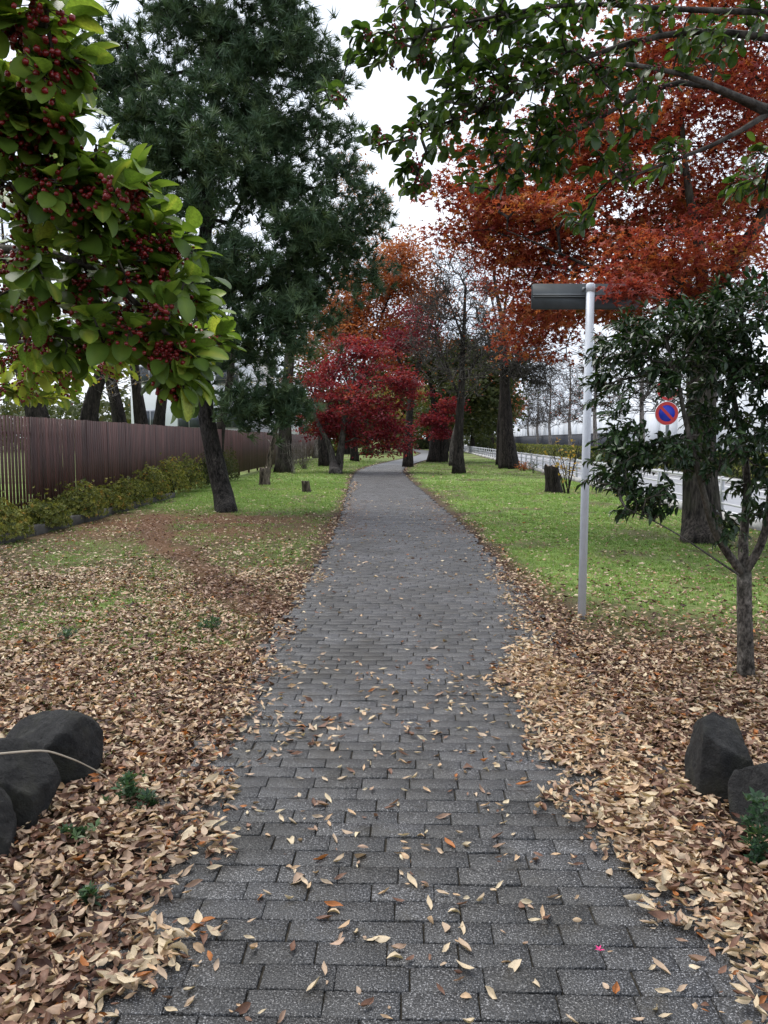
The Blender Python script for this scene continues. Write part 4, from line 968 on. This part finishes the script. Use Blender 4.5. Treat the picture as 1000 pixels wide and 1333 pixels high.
# ------------------------------------------------------------------ no-parking sign on the roadside
Ys = 20.5; sc_ = AT(868, 538, Ys)
m_red = plain('sign red', (.50, .03, .03), .4, var=.05); m_blue = plain('sign blue', (.01, .03, .42), .4, var=.05); m_wht = plain('sign white', (.75, .76, .78), .4, var=.05)
root = thing('no_parking_sign', 'round blue and red no parking sign on a pole beside the guard rail', 'sign', (sc_[0], Ys + .06, 0))
b = MB(); b.tube(np.array([[sc_[0] + .05, Ys + .06, -.05], [sc_[0] + .05, Ys + .06, 1.5], [sc_[0] + .05, Ys + .06, 3.2]]), .045, 12); part('pole', b, m_alud, root, True)
def disc(c0, r0, r1, yoff, th=.004, k=40):
    a = np.arange(k) * 2 * math.pi / k; mb = MB(); c0 = np.asarray(c0)
    o_ = np.stack([r1 * np.cos(a), np.full(k, yoff), r1 * np.sin(a)], 1) + c0
    i = np.arange(k)
    if r0 == 0: mb.add(np.concatenate([o_, o_ + [0, th, 0]]), [[list(range(k))], [list(range(2*k-1, k-1, -1))], np.stack([i, i + k, (i+1) % k + k, (i+1) % k], 1)])
    else:
        n_ = np.stack([r0 * np.cos(a), np.full(k, yoff), r0 * np.sin(a)], 1) + c0
        mb.add(np.concatenate([o_, n_]), [np.stack([i, (i+1) % k, (i+1) % k + k, i + k], 1)])
    return mb
part('disc', disc(sc_, 0, .305, 0, .01), m_wht, root); part('blue_field', disc(sc_, 0, .215, -.006), m_blue, root); part('red_rim', disc(sc_, .21, .295, -.009), m_red, root)
b = MB(); s2 = math.sqrt(.5) * .215; w2 = .026
P = np.array([[-s2 - w2, 0, s2 - w2], [-s2 + w2, 0, s2 + w2], [s2 + w2, 0, -s2 + w2], [s2 - w2, 0, -s2 - w2]]) + sc_ + [0, -.010, 0]
b.add(P, [[[0, 1, 2, 3]]]); part('red_bar', b, m_red, root)
s2c = sc_ + np.array([.02, 0, .63])
part('upper_disc', disc(s2c, 0, .305, 0, .01), m_wht, root); part('upper_rim', disc(s2c, .23, .30, -.006), m_red, root)

# ------------------------------------------------------------------ hedge, railing, wall, trees and buildings over the road
hx = lambda y: kerb_x(y) + ROADW + 1.3
def hedge(name, label, ya, yb, w, h, xf, n, size, mat):
    r = np.random.default_rng(int(ya)); root = thing(name, label, 'hedge', (float(xf(ya)), ya, .1))
    yy = ya + (yb - ya) * r.random(n); s = r.random(n)
    xx = np.where(s < .5, -w / 2 * np.ones(n), (r.random(n) - .5) * w); zz = np.where(s < .5, h * r.random(n), h * np.ones(n))
    bulge = .12 * (fnoise(yy, zz, 1.1) - .5)
    P = np.stack([xf(yy) + xx - bulge, yy, .1 + zz + bulge], 1) + r.normal(0, .03, (n, 3))
    d = np.where(s[:, None] < .5, [-1., 0, .3], [0, 0, 1.]) + rand_dirs(n, r) * .7
    M = frames(norm(d), rand_dirs(n, r))[:, :, [1, 2, 0]] * (size * (.7 + .6 * r.random(n)))[:, None, None]
    b = MB(); tt = np.clip(r.normal(.4, .22, n), 0, 1); w_ = r.integers(0, 3, n)
    for k in range(3): q = w_ == k; b.scatter(ROS[k], M[q], P[q], tt[q])
    part('foliage', b, mat, root)
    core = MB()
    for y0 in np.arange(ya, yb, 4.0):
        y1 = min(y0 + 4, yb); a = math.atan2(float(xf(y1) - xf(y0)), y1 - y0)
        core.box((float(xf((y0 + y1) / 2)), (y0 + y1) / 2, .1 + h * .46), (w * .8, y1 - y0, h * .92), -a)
    part('branches', core, plain('hedge interior', (.02, .025, .01), .95), root)  # solid dark box for the hedge's shaded inside, no branches modelled
hedge('clipped_hedge', 'low clipped green hedge along the far side of the road', 16, 130, .8, .85, hx, 5500, .15, L_AZA)
m_wall = plain('pale grey wall panel', (.62, .66, .72), .6, var=.06, scale=2)
wx = lambda y: kerb_x(y) + ROADW + 7.5
root = thing('panel_wall', 'long pale panel wall beyond the hedge across the road', 'wall', (float(wx(20)), 20, 0))
for y0 in np.arange(20, 300, 4.0):
    b = MB(); a = .046; b.box((float(wx(y0 + 2)) + rng.normal(0, .004), y0 + 2, 2.1), (.15, 3.97, 4.2), -a, rng.random()); part('panel', b, m_wall, root)
m_dkf = plain('dark railing paint', (.045, .05, .065), .5)
rx = lambda y: kerb_x(y) + ROADW + 4.6
root = thing('railing', 'dark upright bar railing in front of the pale wall', 'railing', (float(rx(60)), 60, .1))
b = MB()
for yy in np.arange(60, 190, .34): b.box((float(rx(yy)), yy, 1.15), (.05, .16, 1.9))
part('bars', b, m_dkf, root, kind='stuff')
for zz in (.25, 2.05):
    b = MB(); b.tube(np.array([[float(rx(y_)), y_, zz] for y_ in np.arange(60, 191, 10)]), .05, 6); part('rail', b, m_dkf, root)
STL = ['nearest the round no parking sign', 'seen between the post and the camellia', 'just behind the yellow leaved shrub', 'opposite the stout roadside tree', 'where the dark railing begins', 'further on along the dark railing', 'at the far end of the dark railing']
for i, (u, Yt) in enumerate([(905, 36), (836, 47), (775, 58), (742, 72), (716, 85), (700, 100), (688, 116)]):
    g0 = 573 + 1545 / Yt; k = 1030 / Yt
    X = lambda h: 573 - (h - 1.5) * k
    quick('street_tree', f'bare pale street tree across the road {STL[i]}', Yt, [([(u, g0), (u + .5, X(1.5)), (u - 1, X(3.2)), (u + 1, X(6)), (u, X(8.5))], .19, .05)],
          [(u, X(5.2), 0, 2.0 * k, 1.8 * k, 2, 110), (u, X(7.6), 0, 1.7 * k, 1.5 * k, 1.6, 75), (u - 1.2 * k, X(3.6), 0, 1.2 * k, .9 * k, 1.2, 25), (u + 1.2 * k, X(3.9), 0, 1.2 * k, .9 * k, 1.2, 25)], B_TWIG, L_RED if i in (2, 3) else None, 1, .2, .10, .012, seed=140 + i, up=.5, wob=.2, minz=2.0, fine=(5, .9, .014, .5, .6), twig=B_GREY, group='street trees across the road')
m_bw = plain('white building wall', (.8, .82, .85), .7, var=.06, scale=1.2)
m_roof = plain('grey flat roof edge', (.26, .27, .29), .7)
m, nt, bs, out = new_mat('window glass'); bs.inputs['Base Color'].default_value = (.06, .07, .085, 1); bs.inputs['Roughness'].default_value = .12; m_glass = m
m_frame = plain('window frame', (.4, .4, .42), .4)
def building(label, x0, x1, y0, y1, h, cols_, rows_, wallm=m_bw):
    root = thing('building', label, 'building', ((x0 + x1) / 2, y0, 0))
    b = MB(); b.box(((x0 + x1) / 2, (y0 + y1) / 2, h / 2 - .1), (x1 - x0, y1 - y0, h + .2)); part('wall', b, wallm, root)
    b = MB(); b.box(((x0 + x1) / 2, (y0 + y1) / 2, h + .26), (x1 - x0 + .5, y1 - y0 + .5, .32)); part('roof', b, m_roof, root)
    for j in range(rows_):
        for i in range(cols_):
            cx_ = x0 + (i + .5) * (x1 - x0) / cols_; cz_ = 2.7 + j * 2.5; ww = min(1.7, (x1 - x0) / cols_ * .6)
            b = MB(); b.box((cx_, y0 - .02, cz_), (ww, .08, 1.05)); wdw = part('window', b, m_frame, root)
            for s in (-1, 1):
                b = MB(); b.box((cx_ + s * ww * .245, y0 - .062, cz_), (ww * .44, .03, .92)); part('pane', b, m_glass, wdw)
building('white two storey building behind the brown fence and dark trunks', -14.6, -7.9, 46, 58, 6.4, 3, 2)
building('low white building beyond the far end of the brown fence', -16, -7.8, 88, 98, 5.6, 4, 2)

# ------------------------------------------------------------------ stumps, dry stems, bench, shrubs
m_cut = plain('cut wood', (.22, .18, .14), .9, var=.4, scale=30, bstr=.5)
def stump(label, u, v, wpx, hpx, seed, lean=(0, 0), matl=None):
    r = np.random.default_rng(seed); p = G(u, v); s = float(p[1]) / F; R = wpx * s / 2; H = hpx * s
    root = thing('tree_stump', label, 'stump', (p[0], p[1], p[2])); k = 18; a = np.arange(k) * 2 * math.pi / k
    prof = 1 + .10 * np.sin(3 * a + r.random() * 6) + .07 * np.sin(5 * a + r.random() * 6) + r.normal(0, .04, k)
    rings = [(-.05, 1.35), (.12 * H, 1.15), (.4 * H, 1.0), (.75 * H, .95), (H * .96, .93), (H, .86)]
    V = []
    for z, q in rings: V.append(np.stack([p[0] + lean[0] * z + R * q * prof * np.cos(a), p[1] + lean[1] * z + R * q * prof * np.sin(a), p[2] + z + (r.normal(0, .04 * H, k) if z >= .9 * H else np.zeros(k))], 1))
    V = np.concatenate(V); j = np.arange(k); Q = np.concatenate([np.stack([i*k + j, i*k + (j+1) % k, (i+1)*k + (j+1) % k, (i+1)*k + j], 1) for i in range(len(rings) - 1)])
    part('bark', MB().add(V, [Q]), matl or B_DEAD, root, True)
    T_ = V[-k:] - [0, 0, .005]; part('cut_face', MB().add(np.concatenate([T_, T_.mean(0)[None] - [0, 0, .04 * H]]), [np.stack([j, (j+1) % k, np.full(k, k)], 1)]), m_cut, root)
stump('low cut stump standing alone on the left lawn near the path', 400, 643, 11, 17, 1, (-.12, 0))
stump('broken grey stump at the foot of the pale leaning tree', 344, 633, 13, 24, 2)
stump('flat dark stump under the crimson foliage at the path bend', 461, 599, 11, 7, 3, (.2, 0), B_DARK)
stump('tall charred stump next to the yellow leaved shrub', 722, 641, 19, 35, 4, (-.14, 0), B_DARK)
def dry_stems(name, label, u, v, hpx, wpx, n, seed, bark, lmat=None, lsize=.05, per=2, cat='shrub', rad=.012):
    r = np.random.default_rng(seed); p = G(u, v); s = float(p[1]) / F; root = thing(name, label, cat, tuple(p)); b = MB(); tips, td = [], []
    for i in range(n):
        a = r.random() * 6.28; sp_ = r.random() * wpx * s * .5; H = hpx * s * (.45 + .55 * r.random())
        e = p + [math.cos(a) * sp_, math.sin(a) * sp_ * .8, H]; mid = p + (e - p) * .5 + r.normal(0, .05 * H, 3); q0 = p + [r.normal(0, .06), r.normal(0, .06), -.04]
        pts = resample([q0, mid, e], H / 6); b.tube(pts, np.linspace(rad, rad * .35, len(pts)), 4)
        for f in (.4, .6, .8, .95):
            o_ = pts[int(f * (len(pts) - 1))]; e2 = o_ + r.normal(0, .13 * H, 3) + [0, 0, .14 * H]; b.tube(np.array([o_, (o_ + e2) / 2 + r.normal(0, .01 * H, 3), e2]), [rad * .45, rad * .35, rad * .25], 3); tips.append(e2); td.append(norm(e2 - o_))
    part('stems', b, bark, root)
    if lmat: part('leaves', leaves_on(MB(), [DIAMOND], np.array(tips), np.array(td), per, .05, lsize, r, .8), lmat, root)
dry_stems('yellow_shrub', 'thin shrub with sparse yellow orange leaves beside the charred stump', 740, 643, 86, 52, 9, 5, B_DARK, L_YEL, .10, 3, rad=.018)
dry_stems('bare_shrub', 'tangle of bare stems between the fence end and crimson maple', 396, 612, 46, 50, 26, 6, B_TWIG, rad=.012)
dry_stems('bare_shrub', 'thin dry stalks growing beside the thick vine covered trunk', 382, 618, 50, 26, 12, 7, B_TWIG, rad=.012)
dry_stems('brush_pile', 'low heap of twigs at the foot of the stout roadside tree', 682, 614, 12, 36, 20, 8, B_DEAD, L_ORNG, .09, 2, 'brush', rad=.012)
dry_stems('leafy_shoots', 'slim green shoots beside the stout roadside tree', 694, 617, 26, 12, 5, 9, B_CAM, L_DGRN, .09, 4, rad=.010)
def dense_shrub(label, u, v, w, h, seed, mat, n=900, size=.13):
    r = np.random.default_rng(seed); p = G(u, v); s = float(p[1]) / F; root = thing('evergreen_shrub', label, 'shrub', tuple(p)); W, H = w * s / 2, h * s
    d = rand_dirs(n, r); d[:, 2] = np.abs(d[:, 2]); P = p + d * r.random((n, 1)) ** .3 * np.array([W, W, H]) * (.75 + .4 * vnoise(d[:, 0] * 3, d[:, 1] * 3 + d[:, 2] * 3))[:, None]
    M = frames(norm(d + rand_dirs(n, r) * .7), rand_dirs(n, r))[:, :, [1, 2, 0]] * (size * (.7 + .6 * r.random(n)))[:, None, None]; b = MB(); w_ = r.integers(0, 3, n)
    for k in range(3): q = w_ == k; b.scatter(ROS[k], M[q], P[q], np.clip(r.normal(.4, .25, q.sum()), 0, 1))
    part('foliage', b, mat, root); st = MB()
    for k in range(8): e = P[r.integers(0, n)]; st.tube(np.array([p - [0, 0, .05], (p + e) / 2, e]), [.03, .02, .01], 4)
    part('stems', st, B_DARK, root)
dense_shrub('rounded dark green shrub at the far turn of the path', 549, 585, 22, 14, 11, L_DGRN, size=.22)
dense_shrub('pale green shrub by the long low bench', 478, 593, 18, 13, 12, L_DGRN, size=.16)
dense_shrub('green shrub at the foot of distant trees left of the bench', 445, 590, 26, 18, 13, L_AZA, size=.2)
dense_shrub('leafy bush beside the far path branch', 515, 582, 22, 12, 14, L_DGRN, size=.26)
dense_shrub('shaded bush behind the bare tree by the road', 628, 588, 36, 22, 15, L_DGRN, size=.2)
m_bwood = plain('dark bench wood', (.05, .042, .036), .8)
pb = G(507, 594); s = float(pb[1]) / F
root = thing('bench', 'long low dark bench at the bend of the path', 'bench', tuple(pb))
for k in range(2):
    b = MB(); b.box(pb + [0, -.13 + .27 * k, .42], (42 * s, .25, .06)); part('seat_plank', b, m_bwood, root)
for q in (-.35, .35):
    b = MB(); b.box(pb + [q * 42 * s, 0, .19], (.12, .42, .4)); part('leg', b, m_bwood, root)

# ------------------------------------------------------------------ boulders
m, nt, bs, out = new_mat('dark basalt')
n1 = noise(nt, 13, 10, .78); n2 = noise(nt, 3.5, 5, .6); n3 = noise(nt, 75, 4, .75)
c = ramp(nt, [(.38, (.005, .005, .0055)), (.5, (.020, .020, .0205)), (.62, (.052, .051, .049)), (.75, (.10, .098, .092))], n1)
c = mix(nt, c, (.06, .06, .026), ramp(nt, [(.5, (0, 0, 0)), (.68, (.6, .6, .6))], n2))
c = mix(nt, c, (.17, .17, .16), ramp(nt, [(.64, (0, 0, 0)), (.8, (.6, .6, .6))], n3))
nt.links.new(c, bs.inputs['Base Color']); bs.inputs['Roughness'].default_value = .82; bump(nt, bs, noise(nt, 14, 10, .75), 1.0, .16); m_rock = m
ICO4 = ico_sub(4)
def rock(label, c0, size, seed, rot=0.0, planes=None):
    r = np.random.default_rng(seed); V, Fi = ICO4; V = V.copy()
    pn = rand_dirs(9, r) if planes is None else np.concatenate([norm(np.array(planes, float)), rand_dirs(4, r)])
    pd = r.uniform(.68, .88, len(pn)); rad = np.ones(len(V)) * 1.05
    for n_, d_ in zip(pn, pd):
        k = V @ n_; rad = np.where(k > .05, np.minimum(rad, d_ / np.maximum(k, .05)), rad)
    q = V * rad[:, None]
    nz = (fnoise(q[:, 0] * 1.3 + 9 * seed, q[:, 1] * 1.3 + q[:, 2] * 1.7, 2.0) - .5) * .12 + (vnoise(q[:, 0] * 5 + q[:, 2] * 3, q[:, 1] * 5 - q[:, 2] * 4) - .5) * .05 + (vnoise(q[:, 0] * 13 + q[:, 2] * 9, q[:, 1] * 13 - q[:, 2] * 11) - .5) * .022
    q = q * (1 + nz[:, None]); cr_, sr_ = math.cos(rot), math.sin(rot)
    q = np.stack([q[:, 0] * cr_ - q[:, 1] * sr_, q[:, 0] * sr_ + q[:, 1] * cr_, q[:, 2]], 1) * np.array(size) / 2
    o = solo('boulder', MB().add(q + np.asarray(c0), Fi), m_rock, label, 'rock', tuple(c0), smooth_=True)
    return o
rock('large dark boulder with a pale twig across it beside the drift of leaves', AT(70, 1015, 3.35) * [1, 1, 0] + [.0, 0, .04], (.50, .44, .54), 3, .1, [(.9, -.25, .3), (1, -.5, -.05), (-.35, -.3, .9), (.2, -1, .1)])
rock('rounded dark boulder nestled in front of the large twig crossed boulder', AT(12, 1058, 2.95) * [1, 1, 0] + [0, 0, .11], (.37, .34, .46), 5, .1, [(.5, -.3, .75), (1, -.3, .1), (-.1, -.5, .8), (.2, -1, .2)])
rock('greenish boulder lowest of the three near the leaf drift', AT(-28, 1125, 2.68) * [1, 1, 0] + [0, 0, .08], (.33, .3, .40), 8, .5, [(.7, -.3, .5), (1, -.3, -.1), (.2, -1, .2)])
rock('upright blocky dark boulder in leaves below the camellia', AT(938, 1020, 3.2) * [1, 1, 0] + [0, 0, .12], (.30, .33, .48), 12, -.2, [(-1, -.1, .1), (.25, -.35, 1), (.8, -.1, .5), (.1, -1, .15), (-.5, -.8, .1)])
rock('smaller mottled boulder with ivy beside the upright blocky boulder', AT(1003, 1080, 2.95) * [1, 1, 0] + [0, 0, .10], (.30, .32, .36), 14, .4, [(-.8, -.4, .5), (.1, -.4, 1), (0, -1, .1)])
b = MB(); pts = [AT(-60, 988, 2.62), AT(0, 981, 2.66), AT(60, 976, 2.74), AT(100, 990, 2.86), AT(135, 1008, 3.0), AT(148, 1022, 3.1)]
b.tube(resample(pts, .03), np.linspace(.0045, .002, len(resample(pts, .03))), 6); solo('dry_twig', b, plain('pale dry stem', (.42, .36, .28), .8), 'pale curved dry twig arching across the large dark boulder', 'twig', tuple(pts[0]))
def weed(label, u, v, w, h, seed, mat=None, n=26):
    r = np.random.default_rng(seed); p = G(u, v, .03); s = float(p[1]) / F; W, H = w * s / 2, h * s; root = thing('weed', label, 'plant', tuple(p))
    P = p + r.normal(0, .45, (n, 3)) * [W, W, 0] + np.stack([np.zeros(n), np.zeros(n), H * r.random(n)], 1)
    M = frames(norm(np.array([0, 0, 1.]) + rand_dirs(n, r) * .5), rand_dirs(n, r))[:, :, [1, 2, 0]] * (.036 * (.7 + .7 * r.random(n)))[:, None, None]; b = MB()
    for k in range(3): b.scatter(ROS[k], M[k::3], P[k::3], np.clip(r.normal(.4, .2, len(P[k::3])), 0, 1))
    part('leaves', b, mat or L_WEED, root); st = MB()
    for q in P[:10]: st.tube(np.array([p + [0, 0, -.03], (p + q) / 2 + [0, 0, .01], q]), [.0022, .0018, .001], 4)
    part('stems', st, L_WEED, root)
L_WEED = leaf_mat('weed leaf', [(0, (.025, .065, .032)), (.6, (.065, .13, .055)), (1, (.14, .21, .06))], .25, .4, .4)
weed('bluish green weed growing against the large boulder', 168, 1045, 40, 34, 1, n=40); weed('small bluish weed among leaves right of the large boulder', 195, 1052, 24, 16, 2)
weed('low green weed at the foot of the two dark boulders', 100, 1098, 34, 22, 3); weed('tiny green seedling in the leaf drift below the boulders', 116, 1178, 12, 22, 4, n=12)
weed('leafy ivy stems hanging beside the smaller mottled boulder', 985, 1120, 34, 90, 5, n=60); weed('green weed at the edge of the leaf drift on the left', 275, 822, 34, 16, 6, n=40); weed('broad green weed alone in the left leaf drift', 88, 832, 36, 10, 7, n=24)
m_pink = plain('pink petal', (.62, .04, .20), .6)
b = MB(); p = G(780, 1237, .045); b.scatter(ROS[0], (frames(np.array([[0, 0, 1.]]), np.array([[1., 0, 0]]))[:, :, [1, 2, 0]] * .018), p[None], np.array([.5])); solo('fallen_petal', b, m_pink, 'bright pink fallen petal lying on the brick path', 'petal', tuple(p))

# ------------------------------------------------------------------ grass
def scatter_ground(n, xa, xb, ya, yb, dens, r, power=1.0, mg=160):
    yy = ya + (yb - ya) * r.random(n) ** power; xx = xa + (xb - xa) * r.random(n); k = r.random(n) < dens(xx, yy)
    xx, yy = xx[k], yy[k]; u, v, d = proj(np.stack([xx, yy, np.zeros(len(xx))], 1)); k = (u > -mg) & (u < 1000 + mg) & (d > .3)
    return xx[k], yy[k]
b = MB(); r = np.random.default_rng(300)
for (n, ya, yb, sz) in ((26000, 3.2, 8, .055), (52000, 8, 15, .065), (42000, 15, 28, .085), (16000, 28, 60, .12)):
    for xa, xb in ((-5.6, -.6), (1.0, 8.4)):
        xx, yy = scatter_ground(n // 2, xa, xb, ya, yb, grass_d, r); k = len(xx)
        a = r.random(k) * 6.28; S = sz * (.5 + .8 * r.random(k)); M = np.zeros((k, 3, 3)); M[:, 0, 0] = np.cos(a) * S * 1.2; M[:, 0, 1] = -np.sin(a) * S * 1.2; M[:, 1, 0] = np.sin(a) * S * 1.2; M[:, 1, 1] = np.cos(a) * S * 1.2; M[:, 2, 2] = S * .8
        P = np.stack([xx, yy, ground_z(xx, yy) - .004], 1); tt = np.clip(r.normal(.5, .17, k) + .5 * (fnoise(xx, yy, .7) - .5), 0, 1); w = r.integers(0, 4, k)
        for i in range(4): s_ = w == i; b.scatter(GRASS[i] if ya < 6 else GRASSLO[i], M[s_], P[s_], tt[s_])
tag(obj('grass', b.mesh('grass', L_GRAS)), 'short green lawn grass on both sides of the path', 'grass', kind='stuff')

# ------------------------------------------------------------------ fallen leaves
def litter_set(n, ya, yb, xa, xb, dens, r, size, lift, layers):
    xx, yy = scatter_ground(n, xa, xb, ya, yb, dens, r, mg=420); k = len(xx)
    a = r.random(k) * 6.28; d = np.stack([np.cos(a), np.sin(a), r.normal(0, .24, k)], 1); up = norm(np.array([0, 0, 1.]) + r.normal(0, .42, (k, 3)))
    M = frames(d, up) * (size * np.clip(r.normal(1, .32, k), .42, 1.9))[:, None, None]
    onp = side(xx, yy) < 0
    z = np.where(onp, .036, ground_z(xx, yy) + .008) + lift * r.random(k) ** 1.5 * layers
    return M, np.stack([xx, yy, z], 1)
r = np.random.default_rng(310)
Ms, Ts = [], []
thick = lambda x, y: smooth(.3, .8, litter_d(x, y))
for (n, ya, yb, sz) in ((72000, .9, 3.2, .043), (66000, 3.2, 5.5, .041), (66000, 5.5, 9, .041), (46000, 9, 15, .046), (22000, 15, 28, .062), (9000, 28, 55, .085)):
    for xa, xb in (((-5.3, .2), (.4, 6.2)) if ya > 4 else ((-3.6, 0.2), (.4, 4.0))):
        M, T_ = litter_set(n // 2, ya, yb, xa, xb, (lambda x, y: litter_d(x, y)), r, sz, .05 if ya < 3 else .032, 1.0 if ya < 9 else .6); Ms.append(M); Ts.append(T_)
def path_d(x, y):                                            # scattered leaves on the bricks
    s = side(x, y); cl = smooth(.5, .72, fnoise(x * 1.4 + 3, y * .9, 1.4)) * smooth(1.6, 2.6, y) * (1 - smooth(3.4, 5.5, y))
    return (s < 0) * np.clip(.26 + .9 * cl + .5 * np.exp(-(s / .22) ** 2), 0, 1)
M, T_ = litter_set(4200, 1.6, 5.2, -1.1, 1.5, path_d, r, .042, .004, 1); Ms.append(M); Ts.append(T_)
M, T_ = litter_set(3200, 5.2, 20, -1.1, 1.5, path_d, r, .044, .004, 1); Ms.append(M); Ts.append(T_)
Ms = np.concatenate(Ms); Ts = np.concatenate(Ts); n = len(Ts)
rk = np.array([AT(58, 1015, 3.35)[:2], AT(10, 1050, 3.0)[:2], AT(-40, 1120, 2.7)[:2], AT(938, 1020, 3.2)[:2], AT(1003, 1080, 2.95)[:2]]); rr_ = [.20, .17, .15, .12, .11]
keep = np.ones(n, bool)
for c_, q in zip(rk, rr_): keep &= np.hypot(Ts[:, 0] - c_[0], Ts[:, 1] - c_[1]) > q
Ms, Ts = Ms[keep], Ts[keep]; n = len(Ts)
tt = np.clip(r.normal(.49, .36, n), 0, .96); tt[side(Ts[:, 0], Ts[:, 1]) < -.12] += .26; tt = np.minimum(tt, .96); tt[r.random(n) < .025] = 1.0
red = trail(Ts[:, 0], Ts[:, 1]) > .5; tt[red] *= .6
low = (Ts[:, 2] - ground_z(Ts[:, 0], Ts[:, 1])) < .014; 
u, v, dep = proj(Ts); onpath = side(Ts[:, 0], Ts[:, 1]) < -.12
inn = (u > 5) & (u < 995) & (v < 1328) & (v > 600)
score = np.linalg.norm(Ms[:, :, 0], axis=1) / dep * np.where(onpath, 1.6, np.where(low, .4, 1.0)); score[~inn] = 0
idx = np.argsort(-score)[:300]; big = np.zeros(n, bool); big[idx] = True
w = r.integers(0, len(DEAD), n); w[onpath & (r.random(n) < .45)] = 3
b = MB()
for i in range(len(DEAD)):
    near = (Ts[:, 1] < 3.4) & (u > -20) & (u < 1020) & (v < 1350); s_ = (~big) & (w == i) & near; b.scatter(DEAD[i], Ms[s_], Ts[s_], tt[s_])
    s_ = (~big) & (w == i) & ~near & (Ts[:, 1] < 8.5) & (u > -80) & (u < 1080); b.scatter(DEADLO[i], Ms[s_], Ts[s_], tt[s_])
s_ = (~big) & ((Ts[:, 1] >= 8.5) | ((u <= -80) | (u >= 1080)) & ~((Ts[:, 1] < 3.4) & (u > -20) & (u < 1020) & (v < 1350))); b.scatter((DIAMOND[0] * [1, .72, 1] - [.5, 0, 0], DIAMOND[1]), Ms[s_], Ts[s_], tt[s_])
tag(obj('leaf_litter', b.mesh('leaf_litter', L_DEAD, True)), 'thick drift of dry brown and tan fallen leaves', 'leaves', kind='stuff')
mesh = {}
CN = ['dark brown', 'reddish brown', 'tan', 'pale tan', 'cream', 'orange']
for i in np.where(big)[0]:
    ci = 5 if tt[i] >= .97 else int(min(4, tt[i] / .97 * 5)); key = (int(w[i]), ci)
    if key not in mesh:
        q = MB(); q.add(DEAD[key[0]][0], DEAD[key[0]][1], 1.0 if ci == 5 else (ci + .5) / 5 * .95); mesh[key] = q.mesh('fallen_leaf', L_DEAD, True)
    o = obj('fallen_leaf', mesh[key]); mm = Matrix.Identity(4)
    for a in range(3):
        for c_ in range(3): mm[a][c_] = float(Ms[i, a, c_])
        mm[a][3] = float(Ts[i, a])
    o.matrix_basis = mm
    where = 'lying loose on the dark bricks' if side(Ts[i, 0], Ts[i, 1]) < -.12 else ('on the drift left of the bricks' if Ts[i, 0] < 0 else 'on the drift right of the bricks')
    sh = ['cupped', 'broad arched', 'tightly curled', 'slender twisted', 'broad flat', 'folded'][int(w[i])]
    big_ = 'large' if np.linalg.norm(Ms[i, :, 0]) > .048 else 'small'
    tag(o, f'{big_} {sh} {CN[ci]} fallen leaf {where}', 'leaf', f'{big_} {sh} {CN[ci]} leaves {where}')
# pine straw washed onto the path edge
b = MB(); r = np.random.default_rng(320)
def straw_d(x, y):
    s = side(x, y); return np.clip(np.where(s < 0, np.exp(-(s / .35) ** 2) * smooth(.45, .6, vnoise(x * .8, y, .55)), needle_d(x, y)) * smooth(11, 13, y) * (1 - smooth(19, 22, y)), 0, 1)
xx, yy = scatter_ground(30000, -6, 1.6, 10, 22, straw_d, r); k = len(xx); a = r.random(k) * 6.28
M = frames(np.stack([np.cos(a), np.sin(a), np.zeros(k)], 1), np.tile([0, 0, 1.], (k, 1))) * (.11 * (.7 + .6 * r.random(k)))[:, None, None]
STRAW = (np.array([[0, -.03, 0], [1, -.012, .03], [1, .012, .03], [0, .03, 0]]), [np.array([[0, 1, 2, 3]])])
b.scatter(STRAW, M, np.stack([xx, yy, np.where(side(xx, yy) < 0, .036, ground_z(xx, yy) + .006)], 1), r.uniform(.2, .5, k))
tag(obj('pine_straw', b.mesh('pine_straw', leaf_mat('pine straw', [(0, (.14, .06, .03)), (1, (.36, .2, .11))], .1, .7))), 'rust brown fallen pine needles around the pine and path edge', 'needles', kind='stuff')
tris = sum(sum(len(p.vertices) - 2 for p in me.polygons) if len(me.polygons) < 3000 else int(len(me.loops) - 2 * len(me.polygons)) for me in bpy.data.meshes)
print('TRIS', tris)
